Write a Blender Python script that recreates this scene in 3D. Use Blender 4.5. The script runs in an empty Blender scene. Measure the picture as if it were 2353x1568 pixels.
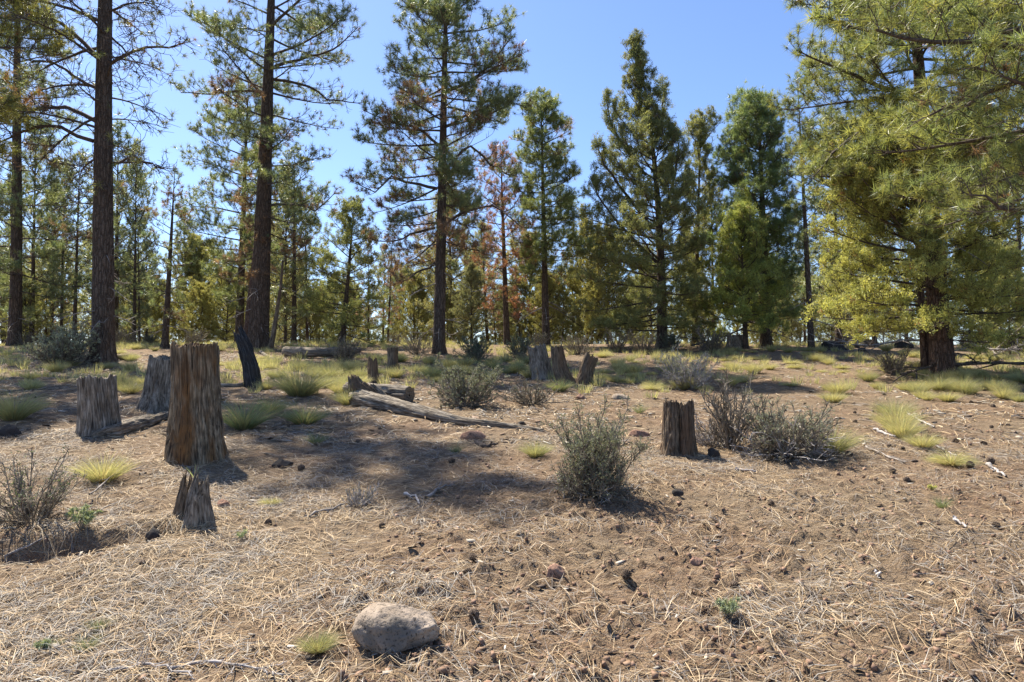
import bpy, math
import numpy as np
from mathutils import Vector
rng = np.random.default_rng(11)
PI = math.pi
SC = bpy.context.scene
COL = SC.collection

# ------------------------------------------------------------------ camera, sky, sun, exposure
PITCH = math.radians(2.0)
EYE = 1.6
cam_d = bpy.data.cameras.new('camera'); cam = bpy.data.objects.new('camera', cam_d); COL.objects.link(cam)
cam.location = (0, 0, EYE); cam.rotation_euler = (math.radians(90) + PITCH, 0, 0)
cam_d.lens = 24; cam_d.sensor_width = 36; cam_d.clip_start = 0.05; cam_d.clip_end = 5000
SC.camera = cam
SUN_TRAVEL = (0.66, -0.751); SUN_EL = math.radians(54)
world = bpy.data.worlds.new('World'); SC.world = world; world.use_nodes = True
wn = world.node_tree; wn.nodes.clear()
sky = wn.nodes.new('ShaderNodeTexSky'); sky.sky_type = 'NISHITA'; sky.sun_disc = False
sky.sun_elevation = SUN_EL
sky.sun_rotation = math.atan2(-SUN_TRAVEL[0], -SUN_TRAVEL[1])
sky.air_density = 1.0; sky.dust_density = 1.2; sky.ozone_density = 3.0; sky.altitude = 1200
tint = wn.nodes.new('ShaderNodeMix'); tint.data_type = 'RGBA'; tint.blend_type = 'MULTIPLY'
tint.inputs[0].default_value = 1.0; tint.inputs[7].default_value = (0.91, 0.97, 1.10, 1)
bg = wn.nodes.new('ShaderNodeBackground'); bg.inputs[1].default_value = 0.088
wo = wn.nodes.new('ShaderNodeOutputWorld')
wn.links.new(sky.outputs[0], tint.inputs[6]); wn.links.new(tint.outputs[2], bg.inputs[0]); wn.links.new(bg.outputs[0], wo.inputs[0])
sl = bpy.data.lights.new('sun', 'SUN'); sl.energy = 5.0; sl.angle = math.radians(0.53); sl.color = (1.0, 0.93, 0.79)
so = bpy.data.objects.new('sun', sl); COL.objects.link(so)
sv = Vector((SUN_TRAVEL[0] * math.cos(SUN_EL), SUN_TRAVEL[1] * math.cos(SUN_EL), -math.sin(SUN_EL)))
so.rotation_euler = sv.to_track_quat('-Z', 'Y').to_euler(); so.location = (-20, 20, 40)
SC.view_settings.view_transform = 'Standard'; SC.view_settings.look = 'None'
SC.view_settings.exposure = 1.27; SC.view_settings.gamma = 1.0; SC.view_settings.use_curve_mapping = False
SC.render.engine = 'CYCLES'
SC.cycles.max_bounces = 5; SC.cycles.diffuse_bounces = 3; SC.cycles.glossy_bounces = 1; SC.cycles.transmission_bounces = 3
SC.cycles.use_denoising = True

# ------------------------------------------------------------------ noise
def _h(ix, iy, iz, seed):
    with np.errstate(over='ignore'):
        n = (ix.astype(np.uint32) * np.uint32(374761393) + iy.astype(np.uint32) * np.uint32(668265263)
             + iz.astype(np.uint32) * np.uint32(2246822519) + np.uint32(seed * 3266489917 & 0xffffffff))
        n = (n ^ (n >> np.uint32(13))) * np.uint32(1274126177)
        n = n ^ (n >> np.uint32(16))
    return (n & np.uint32(0xffff)).astype(np.float64) / 32767.5 - 1.0
def vnoise(x, y, z=None, seed=0):
    x = np.asarray(x, float); y = np.asarray(y, float)
    x, y = np.broadcast_arrays(x, y)
    if z is not None: x, y, z = np.broadcast_arrays(x, y, np.asarray(z, float))
    xf = np.floor(x); yf = np.floor(y); u = x - xf; v = y - yf
    u = u * u * (3 - 2 * u); v = v * v * (3 - 2 * v)
    xi = xf.astype(np.int64); yi = yf.astype(np.int64)
    if z is None:
        zi = np.zeros_like(xi)
        a = _h(xi, yi, zi, seed); b = _h(xi + 1, yi, zi, seed); c = _h(xi, yi + 1, zi, seed); d = _h(xi + 1, yi + 1, zi, seed)
        return (a * (1 - u) + b * u) * (1 - v) + (c * (1 - u) + d * u) * v
    zf = np.floor(z); w = z - zf; w = w * w * (3 - 2 * w); zi = zf.astype(np.int64)
    r = 0
    for dz, wz in ((0, 1 - w), (1, w)):
        a = _h(xi, yi, zi + dz, seed); b = _h(xi + 1, yi, zi + dz, seed); c = _h(xi, yi + 1, zi + dz, seed); d = _h(xi + 1, yi + 1, zi + dz, seed)
        r = r + wz * ((a * (1 - u) + b * u) * (1 - v) + (c * (1 - u) + d * u) * v)
    return r
def fbm(x, y, z=None, o=4, seed=0, g=0.5):
    s = 0; a = 1; t = 0; f = 1
    for i in range(o):
        s = s + a * vnoise(x * f + 17.3 * i, y * f - 9.1 * i, None if z is None else z * f, seed + i); t += a; a *= g; f *= 2.03
    return s / t
def sp(x): return np.logaddexp(0, x)

# ------------------------------------------------------------------ terrain
def bare_mask(x, y):      # 1 where loose bare soil shows between the litter
    n = fbm(x * 0.55 + 3, y * 0.8 + 5, o=3, seed=40)
    k = 0.32 + 0.16 * np.clip(x - 0.2, -3, 3) - 0.10 * np.clip(y - 5.5, 0, 3)
    return np.clip((n + k - 0.10) * 2.6, 0, 1)
MOUNDS = []
def gz(x, y):
    x = np.asarray(x, float); y = np.asarray(y, float)
    z = 0.09 * y - 0.15 * 2.2 * sp((y - 30.5) / 2.2) + 0.06 * 20 * sp((y - 200) / 20) - 0.09 * 4 * (sp((y + 12) / 4) - sp((y + 12) / 4)) 
    far = np.clip(1 - y / 60, 0, 1)
    z = z + 0.10 * vnoise(x * 0.13 + 7, y * 0.12 + 3, seed=1) * np.clip(y / 12, 0, 1) * (1 + 0.0 * far)
    near = np.clip((y - 1) / 3, 0, 1) * far
    z = z + 0.035 * fbm(x * 0.9, y * 0.9, o=2, seed=2) * far
    z = z + 0.026 * fbm(x * 3.1, y * 3.1, o=4, seed=3, g=.55) * np.clip((24 - y) / 10, 0, 1)
    for mx_, my_, mr_, mh_ in MOUNDS: z = z + mh_ * np.exp(-((x - mx_) ** 2 + (y - my_) ** 2) / (mr_ * mr_))
    # eroded gully at lower left: runs from (-3.4,4.3) to (-2.55,4.75)
    ax, ay, bx, by = -4.4, 4.0, -2.35, 4.80
    t = np.clip(((x - ax) * (bx - ax) + (y - ay) * (by - ay)) / ((bx - ax) ** 2 + (by - ay) ** 2), 0, 1)
    dx = x - (ax + t * (bx - ax)); dy = y - (ay + t * (by - ay))
    dist2 = dx * dx + dy * dy + 0.012 * vnoise(x * 7, y * 7, seed=9)
    z = z - 0.20 * np.exp(-np.maximum(dist2, 0) / 0.018) * (1 - 0.7 * np.clip((t - 0.7) / 0.3, 0, 1)) + 0.05 * np.exp(-((dy - 0.28) ** 2 + dx * dx) / 0.03)
    nearf = np.clip((9 - y) / 4, 0, 1)
    if np.any(nearf > 0):
        b = bare_mask(x, y)
        n1 = fbm(x * 11, y * 13, o=3, seed=5); n2 = fbm(x * 34, y * 34, o=2, seed=6)
        clod = np.maximum(n1 - 0.05, 0) * 0.075 + np.maximum(n2, 0) * 0.018 * (n1 > -0.15)
        z = z + nearf * (0.15 + 0.85 * b) * clod + nearf * 0.004 * n2
    return z
F = 1568.7; CX, CY = 1176.5, 784.0
cp, sn = math.cos(PITCH), math.sin(PITCH)
def ray(px, py):
    r = (px - CX) / F; u = (CY - py) / F
    return np.array([r, cp - sn * u, sn + cp * u])
_T = np.concatenate([np.arange(1.5, 12, .01), np.arange(12, 60, .04)])
def at(px, py):           # the ground point seen at that place of the photograph (2353 x 1568 scale)
    d = ray(px, py); x = d[0] * _T; y = d[1] * _T; z = EYE + d[2] * _T
    g = gz(x, y); i = np.argmax(z < g)
    if not (z < g).any(): i = np.argmin(np.abs(y - 29))
    return np.array([x[i], y[i], g[i]])
MOUNDS += [(*at(px_, py_)[:2], r_, h_) for px_, py_, r_, h_ in ((452, 1060, .42, .05), (232, 995, .42, .05), (364, 945, .42, .05), (583, 888, .3, .05), (440, 1195, .24, .03), (1565, 1040, .28, .035), (1246, 872, .5, .07), (1300, 880, .4, .06), (1341, 880, .4, .06),
    (235, 830, 1.1, .16), (2170, 860, 1.0, .12), (1008, 810, .9, .12), (592, 800, .9, .12), (1392, 1120, .5, .05), (1800, 1040, .6, .05))]
def on_plane(px, py, y):  # point at distance y
    d = ray(px, py); t = y / d[1]
    return np.array([d[0] * t, y, EYE + d[2] * t])
def ppm(y): return F / y  # photo pixels per metre at distance y

# ------------------------------------------------------------------ mesh helpers
TRI = [0]
def mk(name, V, Fc, mat, parent=None, col=None, g=None, smooth=False, loc=None):
    V = np.asarray(V, np.float32).reshape(-1, 3); Fc = np.asarray(Fc, np.int32)
    me = bpy.data.meshes.new(name)
    n = Fc.shape[1]; me.vertices.add(len(V)); me.vertices.foreach_set('co', V.ravel())
    me.loops.add(Fc.size); me.loops.foreach_set('vertex_index', Fc.ravel())
    me.polygons.add(len(Fc)); me.polygons.foreach_set('loop_start', np.arange(0, Fc.size, n, dtype=np.int32))
    if smooth: me.polygons.foreach_set('use_smooth', np.ones(len(Fc), bool))
    if col is not None:
        a = me.color_attributes.new('col', 'FLOAT_COLOR', 'POINT')
        c = np.ones((len(V), 4), np.float32); c[:, :3] = col; a.data.foreach_set('color', c.ravel())
    if g is not None:
        a = me.attributes.new('g', 'FLOAT_VECTOR', 'POINT'); a.data.foreach_set('vector', np.asarray(g, np.float32).ravel())
    me.update(calc_edges=True); me.materials.append(mat)
    TRI[0] += len(Fc) * (n - 2)
    o = bpy.data.objects.new(name, me); COL.objects.link(o)
    if parent is not None: o.parent = parent
    if loc is not None: o.location = loc
    return o
def tag(o, label=None, cat=None, group=None, kind=None):
    if label: o['label'] = label
    if cat: o['category'] = cat
    if group: o['group'] = group
    if kind: o['kind'] = kind
    return o
def empty(name, loc, label, cat, group=None):
    o = bpy.data.objects.new(name, None); COL.objects.link(o); o.location = [float(v) for v in loc]; o.empty_display_size = .2
    return tag(o, label, cat, group)
def copy_tree(root, loc, rz, s, label, group=None):
    r = root.copy(); COL.objects.link(r); r.location = [float(v) for v in loc]; r.rotation_euler = (0, 0, rz); r.scale = (s, s, s) if not isinstance(s, tuple) else s
    r['label'] = label
    if group: r['group'] = group
    elif 'group' in r: del r['group']
    for ch in list(root.children):
        c = ch.copy(); COL.objects.link(c); c.parent = r
    return r
def nrm(v): return v / np.maximum(np.linalg.norm(v, axis=-1, keepdims=True), 1e-9)
def tubes(P, R, sides):   # P (N,K,3) R (N,K)
    N, K, _ = P.shape
    T = nrm(np.gradient(P, axis=1)); m = nrm(T.mean(axis=1))
    ref = np.where(np.abs(m[:, 2:3]) > 0.8, np.array([[1., 0, 0]]), np.array([[0, 0, 1.]]))
    U = nrm(np.cross(T, ref[:, None, :])); Vv = np.cross(T, U)
    th = np.arange(sides) * 2 * PI / sides
    V = P[:, :, None, :] + R[:, :, None, None] * (np.cos(th)[None, None, :, None] * U[:, :, None, :] + np.sin(th)[None, None, :, None] * Vv[:, :, None, :])
    i = np.arange(N)[:, None, None] * K * sides; k = np.arange(K - 1)[None, :, None] * sides; j = np.arange(sides)[None, None, :]; j2 = (j + 1) % sides
    q = np.stack([i + k + j, i + k + j2, i + k + sides + j2, i + k + sides + j], -1).reshape(-1, 4)
    return V.reshape(-1, 3), q
class Acc:
    def __init__(s): s.V = []; s.F = []; s.C = []; s.n = 0
    def add(s, V, Fc, C=None):
        s.V.append(V); s.F.append(Fc + s.n); s.n += len(V)
        if C is not None: s.C.append(np.broadcast_to(C, (len(V), 3)))
    def make(s, name, mat, parent=None, **k):
        if not s.V: return None
        return mk(name, np.concatenate(s.V), np.concatenate(s.F), mat, parent, col=np.concatenate(s.C) if s.C else None, **k)
def curves(P0, D, L, K, curl, jit=0.1):   # grow N curved twigs
    N = len(P0); P = np.zeros((N, K, 3)); P[:, 0] = P0; d = nrm(D)
    step = (L / (K - 1))[:, None]
    for k in range(1, K):
        d = nrm(d + curl / (K - 1) + jit * rng.normal(size=(N, 3)))
        P[:, k] = P[:, k - 1] + d * step
    return P
def children(P, n, tmin, ang, flat=0.0, tmax=1.0):   # n children on each parent polyline
    N, K, _ = P.shape
    t = (tmin + (tmax - tmin) * (np.arange(n)[None, :] + rng.random((N, n))) / n).clip(0, .999) * (K - 1)
    i = t.astype(int); f = (t - i)[..., None]; ii = np.arange(N)[:, None]
    A = P[ii, i]; B = P[ii, i + 1]; p = A * (1 - f) + B * f; T = nrm(B - A)
    side = np.where((np.arange(n)[None, :] + rng.integers(0, 2, (N, 1))) % 2 == 0, 1., -1.)[..., None]
    hp = nrm(np.cross(T, np.array([0, 0, 1.])) + 1e-6) * side
    rp = rng.normal(size=p.shape); rp = nrm(rp - (rp * T).sum(-1, keepdims=True) * T)
    perp = nrm(hp * flat + rp * (1 - flat))
    a = ang * (0.75 + 0.5 * rng.random((N, n, 1)))
    D = T * np.cos(a) + perp * np.sin(a)
    return p.reshape(-1, 3), D.reshape(-1, 3), (t / (K - 1)).reshape(-1)
def blades(P, D, n, length, width, spread, jit, col, cvar=0.15, back=0.0, up=0.0):
    """n thin pointed leaves or needles at each point P, fanning round D"""
    N = len(P)
    if N == 0: return np.zeros((0, 3)), np.zeros((0, 3), int), np.zeros((0, 3))
    r = nrm(rng.normal(size=(N, n, 3)))
    d = nrm(nrm(D)[:, None, :] * (1 - spread) + r * spread + np.array([0, 0, up]))
    b = P[:, None, :] + rng.normal(size=(N, n, 3)) * jit - nrm(D)[:, None, :] * back * rng.random((N, n, 1))
    w = nrm(np.cross(d, nrm(rng.normal(size=(N, n, 3))))) * width * .5
    l = length * (0.7 + .5 * rng.random((N, n, 1)))
    V = np.stack([b - w, b + w, b + d * l], 2).reshape(-1, 3)
    Fc = np.arange(len(V)).reshape(-1, 3)
    C = np.repeat(col[:, None, :] * (1 + cvar * rng.normal(size=(N, n, 1))), 3, axis=1).reshape(-1, 3).clip(0.005, 1)
    return V, Fc, C
def wood_body(P, R, nth=48, seed=0, rough=0.06, flute=0.08, ffreq=5, flare=0.0, jag=0.0, cap=0.08, ell=1.0, cap_start=False, rot=0.0, lobes=5, smooth_top=0):
    P = np.asarray(P, float); R = np.asarray(R, float); K = len(P)
    T = nrm(np.gradient(P, axis=0)); m = nrm(P[-1] - P[0]); ref = np.array([1., 0, 0]) if abs(m[2]) > .7 else np.array([0, 0, 1.])
    U = nrm(ref - (T @ ref)[:, None] * T); Vv = np.cross(T, U)
    s = np.concatenate([[0], np.cumsum(np.linalg.norm(np.diff(P, axis=0), axis=1))]); Lt = s[-1]
    th = np.arange(nth) * 2 * PI / nth + rot
    c, q = np.cos(th)[None, :], np.sin(th)[None, :]; S = s[:, None]
    low = fbm(c * 1.3 + seed, q * 1.3, S * 1.2 / max(R[0] * 4, .3), o=3, seed=seed)
    wx = .35 * fbm(c * 2 + seed, q * 2, S * 2.2 / max(R[0] * 4, .3) * .5, o=2, seed=seed + 30)
    cr = 1 - np.abs(vnoise((c + wx) * ffreq * .55 + seed, (q + wx) * ffreq * .55, S * 0.8 + 0 * c, seed=seed + 3)) * 3.0
    cr2 = 1 - np.abs(vnoise((c + wx) * ffreq * 1.7 + seed, (q - wx) * ffreq * 1.7, S * 1.9 + 0 * c, seed=seed + 4)) * 2.6
    amp = np.clip(.5 + 1.3 * fbm(c * 1.7, q * 1.7 + seed, S * 1.5 + 0 * c, o=2, seed=seed + 31), 0, 1.3)
    cr = np.clip(cr, 0, 1) ** 2 * amp + .45 * np.clip(cr2, 0, 1) ** 2 * (1.3 - amp)
    fine = fbm(c * ffreq * 2.5, q * ffreq * 2.5, S * 3 + 0 * c, o=2, seed=seed + 8)
    rad = R[:, None] * (1 + rough * 2 * low - flute * cr + flute * .35 * fine)
    if flare:
        lob = 0.5 + 0.5 * np.cos(lobes * th[None, :] + 2 * vnoise(c + seed, q, seed=seed + 5))
        rad = rad * (1 + flare * np.exp(-S / (R[0] * 0.9)) * (0.35 + lob))
    so_ = np.zeros((K, nth))
    if jag:
        j = 1.1 * vnoise(c[0] * 2.2, q[0] * 2.2, seed=seed + 11) + .8 * np.abs(vnoise(c[0] * 9, q[0] * 9, seed=seed + 12)) * 1.6 - .5 + .35 * vnoise(c[0] * 26, q[0] * 26, seed=seed + 13)
        so_ = (np.clip(s / Lt, 0, 1) ** 3)[:, None] * jag * j[None, :]
    V = P[:, None] + U[:, None] * (c * rad)[..., None] + Vv[:, None] * (q * rad * ell)[..., None] + T[:, None] * so_[..., None]
    g = np.stack([c * R[:, None] * 1.0 + 0 * S, q * R[:, None] + 0 * S, S + so_ + 0 * c], -1)
    VV = [V.reshape(-1, 3)]; G = [g.reshape(-1, 3)]; FF = []
    def ringf(a, b, flip=False):
        j = np.arange(nth); j2 = (j + 1) % nth
        f = np.stack([a + j, a + j2, b + j2, b + j], -1)
        FF.append(f[:, ::-1] if flip else f)
    for k in range(K - 1): ringf(k * nth, (k + 1) * nth)
    n = K * nth
    def capit(end):
        nonlocal n
        k = -1 if end else 0; sg = 1 if end else -1; prev = (K - 1) * nth if end else 0
        for fr, dp in ((0.9, .25), (0.74, .7), (0.45, 1.), (0.12, .9)):
            nn = vnoise(c[0] * fr * 3, q[0] * fr * 3, seed=seed + 21)
            off = (-cap * dp * (1 + .5 * nn)) + so_[k] * (1 - dp) * .8 if end else cap * dp * .3 * nn
            ring = P[k] + U[k] * (c[0] * rad[k] * fr)[:, None] + Vv[k] * (q[0] * rad[k] * fr * ell)[:, None] + T[k] * off[:, None]
            VV.append(ring); G.append(np.stack([c[0] * R[k] * fr, q[0] * R[k] * fr, s[k] + 0.3 * fr + 0 * c[0]], -1))
            ringf(prev, n, not end); prev = n; n += nth
    capit(True)
    if cap_start: capit(False)
    return np.concatenate(VV), np.concatenate(FF), np.concatenate(G)

# ------------------------------------------------------------------ materials
def newmat(name):
    m = bpy.data.materials.new(name); m.use_nodes = True; nt = m.node_tree; nt.nodes.clear()
    out = nt.nodes.new('ShaderNodeOutputMaterial'); return m, nt, out
def N(nt, t, **k):
    n = nt.nodes.new(t)
    for a, b in k.items(): setattr(n, a, b)
    return n
def ramp(nt, fac, stops, interp='LINEAR'):
    r = N(nt, 'ShaderNodeValToRGB'); cr = r.color_ramp; cr.interpolation = interp
    while len(cr.elements) < len(stops): cr.elements.new(.5)
    for e, (p, c) in zip(cr.elements, stops): e.position = p; e.color = (*c, 1) if len(c) == 3 else c
    nt.links.new(fac, r.inputs[0]); return r.outputs[0]
def noise(nt, vec, scale, detail=4, rough=.55, dist=0.0):
    n = N(nt, 'ShaderNodeTexNoise'); n.inputs['Scale'].default_value = scale; n.inputs['Detail'].default_value = detail
    n.inputs['Roughness'].default_value = rough; n.inputs['Distortion'].default_value = dist
    if vec is not None: nt.links.new(vec, n.inputs['Vector'])
    return n.outputs['Fac']
def mapping(nt, src, scale):
    m = N(nt, 'ShaderNodeMapping'); m.inputs['Scale'].default_value = scale; nt.links.new(src, m.inputs['Vector']); return m.outputs[0]
def mix(nt, fac, a, b, mode='MIX'):
    m = N(nt, 'ShaderNodeMix', data_type='RGBA', blend_type=mode)
    for s_, v in ((m.inputs[0], fac), (m.inputs[6], a), (m.inputs[7], b)):
        if hasattr(v, 'links'): nt.links.new(v, s_)
        else: s_.default_value = v if not isinstance(v, tuple) else (*v, 1)
    return m.outputs[2]
def foliage_mat(name, trans=0.4, rough=0.5, spec=0.35):
    m, nt, out = newmat(name)
    a = N(nt, 'ShaderNodeAttribute', attribute_name='col')
    p = N(nt, 'ShaderNodeBsdfPrincipled'); p.inputs['Roughness'].default_value = rough; p.inputs['Specular IOR Level'].default_value = spec
    t = N(nt, 'ShaderNodeBsdfTranslucent'); mx = N(nt, 'ShaderNodeMixShader'); mx.inputs[0].default_value = trans
    oi = N(nt, 'ShaderNodeObjectInfo'); bc = mix(nt, 1.0, a.outputs['Color'], oi.outputs['Color'], 'MULTIPLY')
    nt.links.new(bc, p.inputs['Base Color'])
    tc = mix(nt, 1.0, bc, (1.18, 1.12, 0.72), 'MULTIPLY')
    nt.links.new(tc, t.inputs['Color']); nt.links.new(p.outputs[0], mx.inputs[1]); nt.links.new(t.outputs[0], mx.inputs[2]); nt.links.new(mx.outputs[0], out.inputs[0])
    return m
def wood_mat(name, stops, patch=None, patch_scale=2.5, stretch=(62, 62, 5.0), bump=0.9, rough=.9, dark=(0.02, 0.015, 0.012)):
    m, nt, out = newmat(name)
    a = N(nt, 'ShaderNodeAttribute', attribute_name='g')
    v = mapping(nt, a.outputs['Vector'], stretch)
    n1 = noise(nt, v, 1.0, 6, .62, .3)
    base = ramp(nt, n1, stops)
    if patch:
        pm = noise(nt, mapping(nt, a.outputs['Vector'], (1.5, 1.5, .45)), patch_scale, 3)
        k = ramp(nt, pm, [(0.47, (0, 0, 0)), (0.6, (1, 1, 1))])
        pc = mix(nt, noise(nt, v, 1.7, 4), patch[0], patch[1])
        base = mix(nt, k, base, pc)
    lo_ = noise(nt, a.outputs['Vector'], 7.0, 4, .6); base = mix(nt, ramp(nt, lo_, [(0.35, (.5, .5, .5)), (0.6, (0, 0, 0))]), base, (0.07, 0.052, 0.038))
    cr = noise(nt, mapping(nt, a.outputs['Vector'], (stretch[0] * 1.6, stretch[1] * 1.6, stretch[2] * .6)), 1.0, 3, .5)
    ck = ramp(nt, cr, [(0.36, (1, 1, 1)), (0.42, (0, 0, 0))])
    base = mix(nt, mul(nt, ck, .8), base, dark)
    p = N(nt, 'ShaderNodeBsdfPrincipled'); p.inputs['Roughness'].default_value = rough; p.inputs['Specular IOR Level'].default_value = .2
    nt.links.new(base, p.inputs['Base Color'])
    b = N(nt, 'ShaderNodeBump'); b.inputs['Strength'].default_value = bump; b.inputs['Distance'].default_value = 0.02
    nt.links.new(addv(nt, n1, cr), b.inputs['Height']); nt.links.new(b.outputs[0], p.inputs['Normal'])
    nt.links.new(p.outputs[0], out.inputs[0]); return m
def mul(nt, a, f):
    n = N(nt, 'ShaderNodeMath', operation='MULTIPLY'); nt.links.new(a, n.inputs[0])
    if hasattr(f, 'links'): nt.links.new(f, n.inputs[1])
    else: n.inputs[1].default_value = f
    return n.outputs[0]
def addv(nt, a, b):
    n = N(nt, 'ShaderNodeMath', operation='ADD'); nt.links.new(a, n.inputs[0]); nt.links.new(b, n.inputs[1]); return n.outputs[0]
def bark_mat(name, lo, hi, plate=(15, 15, 3.0), grey=(0.13, 0.12, 0.11)):
    m, nt, out = newmat(name)
    a = N(nt, 'ShaderNodeAttribute', attribute_name='g')
    wv = mapping(nt, a.outputs['Vector'], plate)
    dn = N(nt, 'ShaderNodeTexNoise'); dn.inputs['Scale'].default_value = 1.2; dn.inputs['Detail'].default_value = 3; nt.links.new(wv, dn.inputs['Vector'])
    va = N(nt, 'ShaderNodeVectorMath', operation='ADD'); nt.links.new(wv, va.inputs[0]); nt.links.new(dn.outputs['Color'], va.inputs[1])
    vo = N(nt, 'ShaderNodeTexVoronoi', feature='DISTANCE_TO_EDGE'); vo.inputs['Scale'].default_value = 1.0; nt.links.new(va.outputs[0], vo.inputs['Vector'])
    n1 = noise(nt, a.outputs['Vector'], 38, 5, .65)
    n2 = noise(nt, mapping(nt, a.outputs['Vector'], (1, 1, .4)), 5, 3)
    base = mix(nt, n2, lo, hi)
    base = mix(nt, ramp(nt, n1, [(0.45, (0, 0, 0)), (0.75, (1, 1, 1))]), base, grey)
    fur = ramp(nt, vo.outputs['Distance'], [(0.02, (1, 1, 1)), (0.16, (0, 0, 0))])
    n4 = noise(nt, wv, 1.6, 5, .7, 1.0)
    fur = mul(nt, fur, ramp(nt, n4, [(0.35, (.25, .25, .25)), (0.6, (1, 1, 1))]))
    base = mix(nt, mul(nt, fur, .8), base, (0.018, 0.012, 0.009))
    base = mix(nt, ramp(nt, n4, [(0.36, (.6, .6, .6)), (0.5, (0, 0, 0))]), base, (0.025, 0.018, 0.014))
    p = N(nt, 'ShaderNodeBsdfPrincipled'); p.inputs['Roughness'].default_value = .9; p.inputs['Specular IOR Level'].default_value = .15
    nt.links.new(base, p.inputs['Base Color'])
    h = ramp(nt, vo.outputs['Distance'], [(0.0, (0, 0, 0)), (0.25, (1, 1, 1))])
    b = N(nt, 'ShaderNodeBump'); b.inputs['Strength'].default_value = .9; b.inputs['Distance'].default_value = 0.03
    nt.links.new(addv(nt, h, mul(nt, n1, .5)), b.inputs['Height']); nt.links.new(b.outputs[0], p.inputs['Normal'])
    nt.links.new(p.outputs[0], out.inputs[0]); return m
def plain(name, a, b, scale=20, rough=.9):
    m, nt, out = newmat(name); tc = N(nt, 'ShaderNodeTexCoord')
    n1 = noise(nt, tc.outputs['Object'], scale, 4)
    p = N(nt, 'ShaderNodeBsdfPrincipled'); p.inputs['Roughness'].default_value = rough; p.inputs['Specular IOR Level'].default_value = .2
    nt.links.new(mix(nt, ramp(nt, n1, [(0.35, (0, 0, 0)), (0.65, (1, 1, 1))]), a, b), p.inputs['Base Color']); nt.links.new(p.outputs[0], out.inputs[0]); return m
def colmat(name, rough=.9, spec=.15, trans=0.0):
    if trans: return foliage_mat(name, trans, rough, spec)
    m, nt, out = newmat(name); a = N(nt, 'ShaderNodeAttribute', attribute_name='col')
    p = N(nt, 'ShaderNodeBsdfPrincipled'); p.inputs['Roughness'].default_value = rough; p.inputs['Specular IOR Level'].default_value = spec
    nt.links.new(a.outputs['Color'], p.inputs['Base Color']); nt.links.new(p.outputs[0], out.inputs[0]); return m
def rock_mat(name, c1, c2, c3):
    m, nt, out = newmat(name); tc = N(nt, 'ShaderNodeTexCoord'); o = tc.outputs['Object']
    n1 = noise(nt, o, 9, 6, .65); n2 = noise(nt, o, 60, 5, .7); n3 = noise(nt, o, 3.3, 3)
    base = mix(nt, ramp(nt, n1, [(0.35, (0, 0, 0)), (0.65, (1, 1, 1))]), c1, c2)
    base = mix(nt, ramp(nt, n3, [(0.5, (0, 0, 0)), (0.62, (1, 1, 1))]), base, c3)
    base = mix(nt, ramp(nt, n2, [(0.36, (.85, .85, .85)), (0.47, (0, 0, 0))]), base, (0.03, 0.025, 0.022))
    p = N(nt, 'ShaderNodeBsdfPrincipled'); p.inputs['Roughness'].default_value = .95; p.inputs['Specular IOR Level'].default_value = .15
    nt.links.new(base, p.inputs['Base Color'])
    b = N(nt, 'ShaderNodeBump'); b.inputs['Strength'].default_value = .8; b.inputs['Distance'].default_value = 0.012
    nt.links.new(addv(nt, n1, n2), b.inputs['Height']); nt.links.new(b.outputs[0], p.inputs['Normal']); nt.links.new(p.outputs[0], out.inputs[0]); return m
def soil_mat():
    m, nt, out = newmat('soil'); tc = N(nt, 'ShaderNodeTexCoord'); o = tc.outputs['Object']
    n1 = noise(nt, o, 0.6, 4, .6); n2 = noise(nt, o, 14, 6, .65); n3 = noise(nt, o, 90, 4, .6)
    base = mix(nt, ramp(nt, n2, [(0.3, (0, 0, 0)), (0.7, (1, 1, 1))]), (0.145, 0.088, 0.054), (0.35, 0.245, 0.163))
    base = mix(nt, mul(nt, ramp(nt, n1, [(0.42, (0, 0, 0)), (0.6, (1, 1, 1))]), .55), base, (0.27, 0.215, 0.145))
    n5 = noise(nt, o, 5.5, 5, .7); base = mix(nt, ramp(nt, n5, [(0.34, (.75, .75, .75)), (0.46, (0, 0, 0))]), base, (0.075, 0.052, 0.036))
    # needle duff: short streaks running two ways
    for k, (rz, sc) in enumerate(((0.5, (14, 130, 1)), (-0.7, (16, 150, 1)), (1.9, (13, 120, 1)))):
        mp = N(nt, 'ShaderNodeMapping'); mp.inputs['Rotation'].default_value = (0, 0, rz); mp.inputs['Scale'].default_value = sc; nt.links.new(o, mp.inputs['Vector'])
        s_ = noise(nt, mp.outputs[0], 1.0, 2, .5, .6)
        kk = ramp(nt, s_, [(0.56, (0, 0, 0)), (0.63, (1, 1, 1))])
        base = mix(nt, mul(nt, kk, .6), base, ((0.40, 0.28, 0.16), (0.30, 0.25, 0.20), (0.10, 0.07, 0.05))[k])
    base = mix(nt, ramp(nt, n3, [(0.3, (.6, .6, .6)), (0.45, (0, 0, 0))]), base, (0.07, 0.045, 0.032))
    p = N(nt, 'ShaderNodeBsdfPrincipled'); p.inputs['Roughness'].default_value = .95; p.inputs['Specular IOR Level'].default_value = .1
    nt.links.new(base, p.inputs['Base Color'])
    b = N(nt, 'ShaderNodeBump'); b.inputs['Strength'].default_value = 1.0; b.inputs['Distance'].default_value = 0.035
    nt.links.new(addv(nt, mul(nt, n2, 1.5), n3), b.inputs['Height']); nt.links.new(b.outputs[0], p.inputs['Normal']); nt.links.new(p.outputs[0], out.inputs[0]); return m
M_soil = soil_mat()
M_needle = foliage_mat('pine_needles', .48, .38, .6)
M_juni = foliage_mat('juniper_scales', .42, .55, .3)
M_leaf = foliage_mat('shrub_leaves', .3, .6, .25)
M_grass = foliage_mat('bunchgrass', .45, .5, .3)
M_litter = colmat('fallen_needles', .7, .3)
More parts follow.
